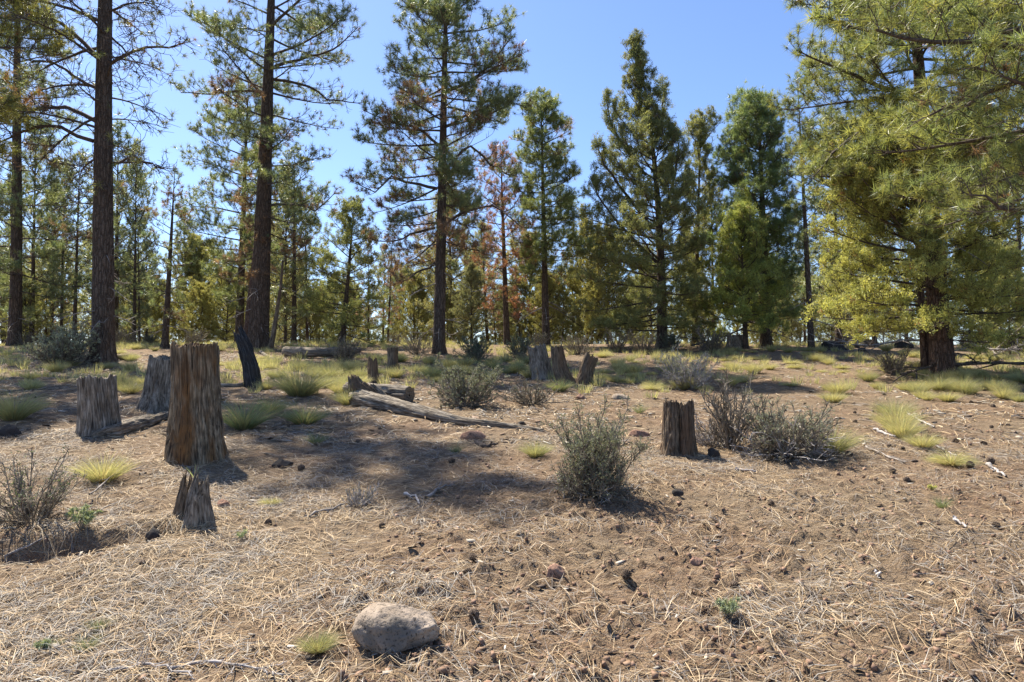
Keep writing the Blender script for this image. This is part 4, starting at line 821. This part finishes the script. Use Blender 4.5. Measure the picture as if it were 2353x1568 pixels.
named = [(0, 235, 1108, 62, 'yellow-green grass tuft left of the small broken stump'), (3, 560, 985, 66, 'large blue-green grass tuft right of the tallest stump'), (3, 700, 975, 55, 'blue-green grass tuft in the shade between the tallest stump and the long log'), (4, 727, 1020, 40, 'small green grass tuft in front of the shaded tuft row'),
 (3, 620, 950, 45, 'green tuft second from the tallest stump in the shaded row'), (2, 690, 910, 60, 'tall pale tuft behind the shaded grass row'), (2, 30, 965, 60, 'large grass tuft at the left edge beyond the squat stump'), (2, 800, 930, 36, 'grass tuft growing against the torn end of the long log'),
 (0, 2060, 985, 52, 'first tuft at the top of the grass line on the right'), (0, 2075, 1005, 44, 'second tuft down the grass line on the right'), (0, 2120, 1030, 42, 'third tuft down the grass line on the right'), (1, 2185, 1068, 50, 'lowest and widest tuft of the grass line on the right'), (2, 2055, 960, 40, 'green tuft above the grass line on the right'),
 (0, 1925, 905, 34, 'yellow tuft in the middle of the bare ground at right'), (0, 1915, 925, 30, 'low yellow tuft just below its neighbour on the bare ground at right'), (1, 1815, 888, 22, 'small lone yellow tuft right of the silvery sagebrush'), (4, 1470, 950, 24, 'tiny green tuft left of the split stump'), (4, 1048, 1042, 26, 'tiny green tuft in the deep shade in front of the long log'),
 (2, 1910, 1040, 60, 'green-gold tuft growing at the right side of the large grey sagebrush'), (4, 2165, 1170, 30, 'thin green tuft on the lower right slope'), (1, 620, 1160, 26, 'faded straw tuft right of the small broken stump'), (0, 300, 905, 34, 'tuft between the squat stump and the thick dark trunk'), (3, 1285, 900, 30, 'green tuft before the dark narrow leaning stump'), (2, 1230, 1050, 34, 'dry tuft left of the bushy grey-green shrub'),
 (2, 730, 1500, 44, 'small green grass clump left of the tan boulder'), (4, 200, 1495, 40, 'mossy bright green clump at bottom left'), (4, 225, 1450, 36, 'upper bright green clump at bottom left'), (4, 122, 1490, 26, 'smallest bright green clump at bottom left')]
MARKS = [('the tallest stump', 450, 1060), ('the squat grey stump', 228, 1000), ('the wide grey stump', 364, 945), ('the charred snag', 583, 890), ('the thick dark trunk', 235, 830), ('the crest log', 740, 822), ('the splintered stump', 859, 882), ('the small flat stump', 904, 852),
 ('the long log root end', 800, 920), ('the long log tip', 1240, 990), ('the centre pine foot', 1008, 812), ('the mid-slope sagebrush', 1065, 938), ('the first leaning stump', 1240, 872), ('the dark leaning stump', 1300, 885), ('the third leaning stump', 1341, 884), ('the scrubby dead brush', 1225, 925),
 ('the silvery sagebrush', 1592, 896), ('the split stump', 1565, 1050), ('the large grey sagebrush', 1820, 1070), ('the broad far stump', 1690, 800), ('the very slim pine', 1864, 792), ('the massive red trunk', 2170, 862), ('the grass line on the right', 2110, 1010), ('the row of lava rocks', 1980, 800), ('the bushy grey-green shrub', 1392, 1160),
 ('the small broken stump', 440, 1200), ('the tan boulder', 905, 1480), ('the white stick at the right', 2290, 1085), ('the large pale sagebrush', 120, 845), ('the right edge', 2345, 900), ('the dark conical juniper', 786, 785), ('the tan sagebrush on the crest', 1440, 810), ('the spired juniper', 1522, 792), ('the tall leaning pine', 592, 800)]
LAB = {}
def where(px, py):
    m = min(MARKS, key=lambda q: (q[1] - px) ** 2 + (2.2 * (q[2] - py)) ** 2); dx, dy = px - m[1], py - m[2]; D = math.hypot(dx, 2.2 * dy)
    far_ = 'right by' if D < 22 else 'just' if D < 55 else 'a little' if D < 100 else 'well'
    h = 'left of' if dx < 0 else 'right of'; v = 'behind' if dy < 0 else 'in front of'
    if D < 22: return 'right by ' + m[0]
    if abs(dx) > 3 * abs(dy): t = h
    elif abs(dy) > 1.2 * abs(dx): t = v
    else: t = v + ' and ' + h
    return (far_ + ' ' if len(m[0].split()) < 7 else '') + t + ' ' + m[0]
def uniq(lab, grp, px, py):
    n_ = LAB.get(lab, 0); LAB[lab] = n_ + 1
    return lab if n_ == 0 else None
usedt = set()
def put_t(k, B, s, lab, grp):
    o = T_[k]
    if k in usedt: o = o.copy(); COL.objects.link(o)
    usedt.add(k); o.location = [float(v) for v in B]; o.scale = (s, s, s * (.85 + .3 * rng.random())); o.rotation_euler = (0, 0, rng.random() * 6.28)
    o['label'] = lab; o['group'] = grp
for k, px, py, hp, lab in named:
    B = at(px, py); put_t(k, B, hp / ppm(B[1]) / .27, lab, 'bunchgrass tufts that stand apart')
clusters = [ # px range, py range, count, kinds, label
 (270, 700, 800, 850, 30, (0, 1), 'pale yellow tuft on the sunny crest between the thick dark trunk and the middle stumps'), (560, 860, 840, 905, 26, (0, 2), 'pale tuft on the slope around the small splintered stump'),
 (860, 1220, 830, 885, 40, (0, 2, 3), 'green-gold tuft below the centre pine'), (1370, 1620, 815, 885, 30, (0, 1, 2), 'yellow tuft between the leaning stumps and the silvery sagebrush'), (60, 420, 830, 900, 20, (0, 2), 'tuft in the shade around the thick dark trunk'),
 (1640, 2120, 806, 862, 44, (0, 1), 'pale tuft on the sunlit flat left of the massive red trunk'), (2200, 2353, 820, 875, 18, (0, 1), 'pale tuft right of the massive red trunk'), (1980, 2353, 868, 925, 26, (0, 2), 'tuft in the branch shade in front of the massive red trunk'), (1480, 1720, 880, 915, 8, (0, 1), 'yellow tuft round the silvery sagebrush foot')]
for x0, x1, y0, y1, n, ks, lab in clusters:
    for i in range(n):
        px = x0 + (x1 - x0) * rng.random(); py = y0 + (y1 - y0) * rng.random(); B = at(px, py)
        kk = int(rng.choice(ks)); sc_ = .5 + .5 * rng.random(); cw = ('pale yellow', 'straw yellow', 'green-gold', 'blue-green', 'green')[kk]
        for tr in range(14):
            lb = ('small ' if sc_ < .68 else 'broad ' if sc_ > .85 else '') + cw + ' tuft ' + where(px, py)
            if len(lb.split()) < 16 and uniq(lb, 0, px, py): break
            px = x0 + (x1 - x0) * rng.random(); py = y0 + (y1 - y0) * rng.random(); B = at(px, py)
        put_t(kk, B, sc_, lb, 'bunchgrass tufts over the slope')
A = Acc()     # the far carpet of bunchgrass, uncountable
for i in range(2700):
    y = 12 + 20 * rng.random() ** .7; x = (rng.random() * 2 - 1) * .78 * y
    dens = fbm(np.array([x * .35]), np.array([y * .35]), o=2, seed=70)[0]
    if dens < -.12 or (abs(x - 6) < 3 and y < 19 and rng.random() < .7): continue
    nb = 38; s = .5 + .6 * rng.random() ** 2; a = rng.random(nb) * 6.28; r = rng.random(nb)
    P0 = np.stack([x + np.cos(a) * .06, y + np.sin(a) * .06, np.full(nb, float(gz(x, y)))], -1)
    D = np.stack([np.cos(a) * r * .8, np.sin(a) * r * .8, np.ones(nb)], -1)
    V, f, C = blades(P0, D, 1, .24 * s, .012, .12, .02, pick(GR_C, nb) * (.8 + .4 * rng.random((nb, 1)))); A.add(V, f, C)
tag(A.make('grass', M_grass), 'sunlit yellow-green bunchgrass covering the crest', 'grass', kind='stuff')

# ------------------------------------------------------------------ needle litter
def needles(n, y0, y1, pw, width, seed, xl=.80, K=4, lift=.010):
    r = np.random.default_rng(seed); u = r.random(n)
    y = (y0 ** pw + u * (y1 ** pw - y0 ** pw)) ** (1 / pw); x = (r.random(n) * 2 - 1) * (xl * y + .25)
    keep = r.random(n) > .72 * bare_mask(x, y) ; x, y = x[keep], y[keep]
    cl = fbm(x * 2.2, y * 2.2, o=2, seed=80); k2 = r.random(len(x)) < np.clip(.62 + cl * 1.6, .12, 1); x, y, cl = x[k2], y[k2], cl[k2]; n = len(x)
    if y0 < 4:
        for mx_, my_, mr_, _h_ in MOUNDS[:6] + MOUNDS[13:] + [(-.62, 3.75, .26, 0)]:
            a_ = r.random(420) * 6.28; q_ = mr_ * (.35 + .75 * r.random(420)); x = np.concatenate([x, mx_ + np.cos(a_) * q_]); y = np.concatenate([y, my_ + np.sin(a_) * q_])
        n = len(x); cl = fbm(x * 2.2, y * 2.2, o=2, seed=80)
    az = r.random(n) * 6.28 + 1.3 * vnoise(x * 1.3, y * 1.3, seed=81); L = .10 + .12 * r.random(n); cur = r.normal(size=n) * .3
    tri = 2; x = np.repeat(x, tri); y = np.repeat(y, tri); az = np.repeat(az, tri) + r.normal(size=n * tri) * .16; L = np.repeat(L, tri) * (.85 + .3 * r.random(n * tri)); cur = np.repeat(cur, tri) * (.6 + .8 * r.random(n * tri))
    N_ = len(x); pts = np.zeros((N_, K, 3)); cx, cy, a = x.copy(), y.copy(), az.copy()
    lf = lift * (r.random(N_) ** 2) * 3 + .004; end = r.random(N_) ** 3 * .03
    for k in range(K):
        t = k / (K - 1); pts[:, k, 0] = cx; pts[:, k, 1] = cy; pts[:, k, 2] = gz(cx, cy) + lf * math.sin(PI * min(t + .15, 1)) + end * t + .003
        cx = cx + np.cos(a) * L / (K - 1); cy = cy + np.sin(a) * L / (K - 1); a = a + cur / (K - 1)
    side = np.stack([-np.sin(az), np.cos(az), r.normal(size=N_) * .5], -1); side = nrm(side)
    w = (width * (.7 + .6 * r.random(N_)))[:, None, None] * np.array([1, 1, .85, .3])[None, :K, None] * .5
    V = np.stack([pts - side[:, None] * w, pts + side[:, None] * w], 2).reshape(-1, 3)
    i = (np.arange(N_)[:, None] * K + np.arange(K - 1)[None]).ravel() * 2; q = np.stack([i, i + 1, i + 3, i + 2], -1)
    pal = np.array([[.42, .30, .17], [.30, .19, .10], [.36, .33, .29], [.22, .195, .175], [.12, .085, .06], [.56, .44, .29]])
    grey = np.clip(.5 + np.repeat(cl, tri) * 1.2, .15, .85)
    ch = np.where(r.random(N_) < grey * .75, r.choice([2, 3, 3, 4], N_), r.choice([0, 0, 1, 5], N_))
    c = pal[ch] * (.75 + .5 * r.random((N_, 1)))
    return V, q, np.repeat(c, K * 2, 0)
V, q, c = needles(76000, 2.6, 8.5, 1.15, .0023, 101); tag(mk('needle_litter', V, q, M_litter, col=c), 'fallen straw-coloured and grey pine needles strewn thickly over the ground', 'pine needles', kind='stuff')
V, q, c = needles(42000, 8.0, 22, 1.2, .0065, 102, K=3, lift=.012); tag(mk('needle_litter', V, q, M_litter, col=c), 'thin scatter of fallen pine needles farther up the slope', 'pine needles', kind='stuff')
# soil clods
A = Acc(); r = np.random.default_rng(5)
base8 = np.array([[1, 1, 1], [1, 1, -1], [1, -1, 1], [1, -1, -1], [-1, 1, 1], [-1, 1, -1], [-1, -1, 1], [-1, -1, -1]]) * .6
f8 = np.array([[0, 2, 3, 1], [4, 5, 7, 6], [0, 1, 5, 4], [2, 6, 7, 3], [0, 4, 6, 2], [1, 3, 7, 5]])
cand = 8500; y = 2.7 + 6.3 * r.random(cand) ** 1.5; x = (r.random(cand) * 2 - 1) * (.8 * y + .2); bm = bare_mask(x, y); kp = r.random(cand) < .10 + .9 * bm; x, y = x[kp], y[kp]; z = gz(x, y)
n = len(x); s = .004 + .016 * r.random(n) ** 3; V = base8[None] * s[:, None, None] * (1 + .45 * r.normal(size=(n, 8, 3))) + np.stack([x, y, z + s * .2], -1)[:, None]
q = (f8[None] + (np.arange(n) * 8)[:, None, None]).reshape(-1, 4); c = np.repeat(np.array([.22, .135, .09]) * (.7 + .6 * r.random((n, 1))), 8, 0)
tag(mk('soil_clods', V.reshape(-1, 3), q, M_litter, col=c), 'loose reddish soil crumbs on the bare patches', 'soil', kind='stuff')

def debris(n, y0, y1, s0, s1, seed):
    r = np.random.default_rng(seed); y = y0 + (y1 - y0) * r.random(n) ** 1.3; x = (r.random(n) * 2 - 1) * (.8 * y + .2); z = gz(x, y); a = r.random(n) * 6.28; L = s0 + (s1 - s0) * r.random(n) ** 3; w = L * (.12 + .5 * r.random(n) ** 2)
    u = np.stack([np.cos(a), np.sin(a), r.normal(size=n) * .15], -1) * L[:, None]; v_ = np.stack([-np.sin(a), np.cos(a), r.normal(size=n) * .3], -1) * w[:, None]; p = np.stack([x, y, z + .008 + .012 * r.random(n)], -1)
    V = np.stack([p - u - v_ * .6, p + u * .9 - v_, p + u + v_ * .5, p - u * .8 + v_], 1); up_ = np.array([0, 0, 1.]) * (w * .35)[:, None]; V = np.concatenate([V, V - up_[:, None]], 1).reshape(-1, 3)
    q = (np.array([[0, 1, 2, 3], [0, 4, 5, 1], [3, 2, 6, 7], [1, 5, 6, 2], [0, 3, 7, 4]])[None] + (np.arange(n) * 8)[:, None, None]).reshape(-1, 4)
    pal = np.array([[.06, .042, .03], [.10, .07, .05], [.16, .11, .08], [.34, .30, .25], [.22, .14, .09], [.5, .46, .4]]); ch = r.choice(6, n, p=[.24, .24, .2, .14, .14, .04]); return V, q, np.repeat(pal[ch] * (.7 + .6 * r.random((n, 1))), 8, 0)
V, q, c = debris(5200, 2.8, 9, .006, .032, 61); tag(mk('bark_litter', V, q, M_litter, col=c), 'broken bark flakes and twig bits lying in the needles', 'bark litter', kind='stuff')
V, q, c = debris(6500, 8, 24, .012, .07, 62); tag(mk('bark_litter', V, q, M_litter, col=c), 'bark flakes and twig bits scattered over the upper slope', 'bark litter', kind='stuff')
# ------------------------------------------------------------------ rocks
import bmesh
def rock(name, label, px, py, wpx, hpx, mat, seed, depth=.8, sink=.25, sub=4, group='scattered rocks', rz=0, flat=0.0):
    B = at(px, py); d = B[1]; W = wpx / ppm(d) / 2; H = hpx / ppm(d) / 2
    bm = bmesh.new(); bmesh.ops.create_icosphere(bm, subdivisions=sub, radius=1.0); v = np.array([q.co[:] for q in bm.verts]); f = np.array([[w.index for w in q.verts] for q in bm.faces]); bm.free()
    r = np.random.default_rng(seed)
    for k in range(11):
        nn = nrm(r.normal(size=3)); lim = .58 + .27 * r.random(); dd = v @ nn; v = v - np.maximum(dd - lim, 0)[:, None] * nn * .9
    n_ = nrm(v); v = v + n_ * (.17 * fbm(v[:, 0] * 2 + seed, v[:, 1] * 2, v[:, 2] * 2, o=4, seed=seed))[:, None] - n_ * (np.clip(fbm(v[:, 0] * 7, v[:, 1] * 7, v[:, 2] * 7, o=2, seed=seed + 1) - .2, 0, 1) * .12)[:, None]
    v[:, 2] *= 1 - .22 * v[:, 0]
    fl = np.clip(-v[:, 2] - .15, 0, 1); v[:, 2] = np.maximum(v[:, 2], -.15 - .1 * fl); v[:, :2] *= (1 + .12 * np.clip(fl, 0, .5))[:, None]
    v = (v - (v.max(0) + v.min(0)) / 2) / ((v.max(0) - v.min(0)) / 2) * np.array([W, W * depth, H * 1.1])
    o = mk(name, v, f, mat, None, smooth=True, loc=(B[0], B[1] + W * depth * .8, B[2] + H * (1 - sink))); o.rotation_euler = (0, 0, rz)
    return tag(o, label, 'rock', group)
rock('boulder', 'tan pitted boulder lying in the foreground', 902, 1490, 202, 84, M_rock, 12, depth=.8, sink=.30, sub=5, group=None, rz=-.12)
rock('rock', 'small pinkish wedge-shaped rock on bare soil right of the tan boulder', 1278, 1334, 44, 32, M_rock_pink, 5, sink=.1)
rock('rock', 'flat brown rock half buried near the bottom right of the middle', 1600, 1300, 44, 18, M_rock_pink, 6)
rock('rock', 'dark rock at the gully edge below the small broken stump', 345, 1245, 40, 30, M_lava, 7)
rock('rock', 'dark reddish rock at the left edge', 14, 1006, 48, 32, M_lava, 8)
rock('rock', 'brown rock just right of the small broken stump', 508, 1170, 30, 20, M_rock_pink, 9)
rock('rock', 'flat grey-brown rock in the shade below the long log', 1085, 1015, 62, 26, M_rock_pink, 10)
rock('rock', 'dark flat rock in the shade right of the tallest stump shadow', 640, 1076, 52, 22, M_lava, 11)
rock('rock', 'small dark rock right of the bushy grey-green shrub', 1560, 1140, 28, 14, M_lava, 12)
rock('rock', 'small reddish rock below the leaning stumps', 1338, 918, 34, 14, M_rock_pink, 13)
rock('rock', 'grey flat rock below and right of the leaning stumps', 1428, 918, 42, 14, M_rock, 14)
rock('rock', 'tan low rock left of the split stump', 1472, 1006, 50, 18, M_rock_pink, 15)
rock('rock', 'dark clod at the right foot of the split stump', 1645, 1050, 32, 22, M_lava, 16)
rock('rock', 'dark stub of rock left of the long log tip', 1200, 978, 20, 10, M_lava, 17)
for k, (px, py, w, h) in enumerate([(1925, 806, 58, 26), (1962, 800, 36, 22), (2005, 798, 44, 22), (2085, 800, 50, 24), (1985, 808, 20, 10), (2250, 802, 60, 26), (2310, 806, 50, 22)]):
    rock('lava_rock', ['largest black lava rock right of the very slim pine', 'black lava rock second from the very slim pine', 'black lava rock in the middle of the dark rock row', 'black lava rock left of the massive red trunk', 'smallest black lava rock in the dark rock row', 'black lava rock right of the massive red trunk', 'black lava rock closest to the right edge'][k], px, py, w, h, M_lava, 30 + k, group='black lava rocks along the right crest', sub=3)
# ------------------------------------------------------------------ pine cones
def cone_mesh():
    V = []; Fc = []; n = 0
    for k in range(64):
        t = k / 64; a = k * 2.399; z = -.038 + .08 * t; r = .010 + .020 * math.sin(PI * min(t + .18, 1)) ** .8
        c, s = math.cos(a), math.sin(a); R2 = r + .012; w = .009
        p = [(c * r * .5 - s * w * .5, s * r * .5 + c * w * .5, z), (c * r * .5 + s * w * .5, s * r * .5 - c * w * .5, z), (c * R2 + s * w, s * R2 - c * w, z + .006), (c * R2 - s * w, s * R2 + c * w, z + .006)]
        V += p; V += [(x_ * .98, y_ * .98, z_ - .004) for x_, y_, z_ in p]
        for f in ([0, 1, 2, 3], [7, 6, 5, 4], [2, 6, 7, 3], [1, 5, 6, 2], [3, 7, 4, 0]): Fc.append([n + q for q in f])
        n += 8
    V = np.array(V)[:, [2, 0, 1]]; V[:, 2] += .03; return V, np.array(Fc)
V, f = cone_mesh(); cone = mk('pine_cone', V, f, M_cone)
spots = [(615, 1205, 'pine cone right of the small broken stump, below the round twig cushion'), (880, 1212, 'dark pine cone below the round twig cushion'), (328, 1300, 'pine cone below the dark gully rock'), (1075, 1320, 'pine cone above and right of the tan boulder'), (1090, 1420, 'pine cone just right of the tan boulder'),
 (1690, 1350, 'grey pine cone above the small lupine plant'), (1440, 1325, 'pine cone in litter right of the pinkish wedge rock'), (2290, 1215, 'pine cone beside the white stick at lower right'), (2305, 1148, 'pine cone near the right edge below the broken white stick'), (2295, 1098, 'pine cone against the broken white stick at right'),
 (2100, 1063, 'pine cone below the grass line on the right'), (2010, 1035, 'pine cone just left of the grass line'), (1560, 1132, 'pine cone beside the small dark rock'), (1085, 1290, 'tiny pine cone in the middle foreground')]
for i, (px, py, lab) in enumerate(spots):
    o = cone if i == 0 else cone.copy()
    if i: COL.objects.link(o)
    B = at(px, py); B[2] -= .010; o.location = [float(v) for v in B]; o.rotation_euler = (rng.normal() * .3, rng.normal() * .3, rng.random() * 6.28); s = .55 + .15 * rng.random(); o.scale = (s, s, s); tag(o, lab, 'pine cone', 'pine cones on the needle litter')
zones = [(1900, 2353, 870, 1110, 28, 'pine cone on the bare brown slope below the massive red trunk'), (600, 1400, 870, 1100, 4, 'pine cone in the shaded ground round the long log'), (0, 700, 880, 1100, 2, 'pine cone among the left stumps'), (1400, 2353, 1120, 1540, 1, 'pine cone on the lower right needle litter')]
for x0, x1, y0, y1, n, lab in zones:
    for i in range(n):
        for tr in range(15):
            px = x0 + (x1 - x0) * rng.random(); py = y0 + (y1 - y0) * rng.random(); lb = 'pine cone ' + where(px, py)
            if uniq(lb, 0, px, py): break
        o = cone.copy(); COL.objects.link(o); B = at(px, py); B[2] -= .006; o.location = [float(v) for v in B]
        o.rotation_euler = (rng.normal() * .4, rng.normal() * .4, rng.random() * 6.28); s = .55 + .35 * rng.random(); o.scale = (s, s, s); tag(o, lb, 'pine cone', 'pine cones on the needle litter')
# ------------------------------------------------------------------ sticks and dead branches
def stick(name, label, pts, wpx, mat, twigs=0, lift=.02, cat='stick', group='fallen sticks'):
    G = np.array([at(*p) for p in pts]); G[:, 2] += lift; o0 = G[0].copy(); G = G - o0; K = 10
    t = np.linspace(0, 1, K); tt = np.linspace(0, 1, len(G)); C = np.stack([np.interp(t, tt, G[:, i]) for i in range(3)], -1); C[1:-1] += rng.normal(size=(K - 2, 3)) * .006
    r = wpx / 2 / ppm(o0[1]); A = Acc(); V, q = tubes(C[None], np.linspace(r, r * .5, K)[None] * (1 + .2 * rng.normal(size=(1, K))).clip(.6, 1.4), 7); A.add(V, q)
    if twigs:
        L = np.linalg.norm(G[-1]); p, d, _ = children(C[None], twigs, .15, .8, .6); C2 = curves(p, d, L * .22 * (.5 + rng.random(len(p))), 5, np.array([0, 0, -.05]), .2); V, q = tubes(C2, np.linspace(r * .5, r * .2, 5)[None].repeat(len(p), 0), 4); A.add(V, q)
        p, d, _ = children(C2, 3, .3, .8, .5); C3 = curves(p, d, L * .08 * (.5 + rng.random(len(p))), 4, np.array([0, 0, 0.]), .2); V, q = tubes(C3, np.linspace(r * .25, r * .12, 4)[None].repeat(len(p), 0), 3); A.add(V, q)
    o = A.make(name, mat, None); o.location = [float(v) for v in o0]; return tag(o, label, cat, group)
stick('stick', 'forked dry stick left of the round twig cushion', [(700, 1192), (750, 1178), (792, 1166)], 7, M_twig_pale, 3)
stick('stick', 'white stripped stick lying left of the grass line on the right', [(2008, 990), (2035, 1000), (2058, 1008)], 7, M_stem_dead)
stick('stick', 'white forked stick above the grass line on the right', [(2085, 950), (2110, 968), (2148, 985)], 6, M_stem_dead, 4)
stick('stick', 'pale broken stick near the right edge', [(2268, 1072), (2290, 1085), (2312, 1100)], 8, M_stem_dead, 1)
stick('stick', 'pale stick pointing down the slope at lower right', [(2190, 1195), (2205, 1208), (2222, 1222)], 8, M_stem_dead)
stick('stick', 'thin grey stick below the large grey sagebrush', [(1690, 1082), (1715, 1085), (1740, 1088)], 7, M_stem_dead)
stick('stick', 'white bits of branch below the lowest grass line tuft', [(2140, 1022), (2170, 1040), (2200, 1052)], 4, M_stem_dead, 2)
stick('stick', 'long thin dead branch lying along the gully at lower left', [(10, 1290), (100, 1245), (190, 1200), (270, 1160)], 6, M_twig_pale, 3)
stick('stick', 'curved thin twig reaching over the yellow-green tuft near the small broken stump', [(205, 1155), (260, 1110), (330, 1085)], 4, M_twig_pale, 2, lift=.06)
stick('stick', 'pale twist of root wood in the shade above the round twig cushion', [(930, 1140), (955, 1150), (965, 1165)], 7, M_stem_dead, 2)
stick('stick', 'grey driftwood-like branch left of the bushy grey-green shrub', [(980, 1150), (1005, 1130), (1025, 1120)], 8, M_twig_pale, 3)
stick('stick', 'dark twisted dead root lying right of the flat shaded rock', [(1095, 1020), (1115, 1030), (1140, 1025)], 12, M_twig, 6)
stick('stick', 'pale upright sliver of wood on the bare soil at right', [(2010, 1320), (2016, 1328), (2022, 1338)], 5, M_stem_dead)
stick('dead_branch', 'tangle of white bleached twigs at the bottom left edge of the ground', [(390, 1548), (470, 1528), (560, 1540), (650, 1562)], 8, M_stem_dead, 16, cat='dead branch')
stick('dead_branch', 'bleached forked branch beside the white twig tangle at the bottom left', [(250, 1552), (350, 1535), (440, 1558)], 7, M_stem_dead, 12, cat='dead branch')
stick('dead_branch', 'long grey dead bough curving along the ground in front of the massive red trunk', [(2353, 858), (2260, 856), (2150, 862), (2070, 885)], 8, M_twig, 12, lift=.22, cat='dead branch')
stick('dead_branch', 'dead twiggy bough reaching left from the massive red trunk', [(2170, 800), (2080, 800), (2000, 815), (1960, 812)], 5, M_twig_pale, 14, lift=.30, cat='dead branch')
stick('dead_branch', 'dark fallen tangle of boughs at the right edge behind the massive red trunk', [(2353, 790), (2290, 800), (2230, 795)], 8, M_twig, 12, lift=.20, cat='dead branch')
stick('dead_branch', 'drooping dead bough right of the massive red trunk', [(2230, 815), (2290, 835), (2353, 830)], 6, M_twig_pale, 14, lift=.35, cat='dead branch')
stick('dead_branch', 'arched dark dead branch on the crest left of the broad far stump', [(1590, 812), (1620, 800), (1660, 800)], 5, M_twig, 10, lift=.25, cat='dead branch')
stick('dead_branch', 'pale dead branch below the foot of the arching bush on the bare slope', [(1990, 1030), (2030, 1050), (2080, 1068)], 5, M_twig_pale, 5, cat='dead branch')
# slanted thin dead trunk right of the tall leaning pine
p0 = at(620, 806); tr = empty('leaning_dead_tree', p0, 'thin curved dead trunk slanting up to the right beside the tall leaning pine', 'dead tree')
pts = [on_plane(a, b, p0[1]) - p0 for a, b in ((620, 808), (628, 770), (636, 720), (645, 660), (650, 600))]
branch_on(tr, 'trunk', pts, .10, M_wood_brown, nth=16, K=20, seed=3, flute=.1)
# ------------------------------------------------------------------ small green plants
def herb(name, label, px, py, hpx, n, cset, leaf=(.03, .007)):
    B = at(px, py); h = hpx / ppm(B[1]); root = empty(name, B, label, 'plant', 'small green plants')
    a = rng.random(n) * 6.28; D = np.stack([np.cos(a) * .7, np.sin(a) * .7, np.ones(n)], -1); C = curves(np.zeros((n, 3)), D, h * (.6 + .5 * rng.random(n)), 4, np.array([0, 0, .3]), .12)
    V, q = tubes(C, np.full((n, 4), .0016), 3); mk('stems', V, q, M_stem, root)
    T = np.concatenate([C[:, -1], C[:, 2], C[:, -1] * .85 + C[:, 2] * .15]); Dd = np.concatenate([C[:, -1] - C[:, -2]] * 3)
    V, f, c = blades(T, Dd, 9, leaf[0], leaf[1], .75, .004, pick(cset, len(T))); tag(mk('leaves', V, f, M_leaf, root, col=c), kind='stuff'); return root
LUP = np.array([[.26, .31, .17], [.32, .36, .23]])
herb('lupine', 'small bright green lupine growing at the gully edge below the sparse shrub', 185, 1222, 52, 22, LUP, (.034, .010))
herb('lupine', 'silvery green lupine on bare soil at the lower right of the middle', 1678, 1425, 46, 20, LUP * .9, (.028, .006))
herb('lupine', 'tiny green seedling left of centre in the foreground', 556, 1242, 20, 7, LUP, (.022, .005))
herb('lupine', 'tiny pale green seedling low in the left foreground', 95, 1500, 24, 8, LUP * .9, (.022, .006))
herb('cushion_plant', 'tiny pale yellow flowering plant on the right slope', 2142, 1128, 12, 12, np.array([[.5, .48, .15], [.4, .4, .15]]), (.02, .007))
gb = at(440, 1130); gtop = tussock('grass_sprig', 'bright green grass sprig growing from the top of the small broken stump', 6, .11, .03, GG_C * 1.9, w=.004, lay=.15, straw=0)
gtop.location = (float(s5[0] + .0), float(s5[1] + .04), float(s5[2] + 95 / ppm(s5[1]) * 1.0)); gtop['category'] = 'grass sprig'; del gtop['group']
print('TRIANGLES', TRI[0], 'objects', len(SC.objects))
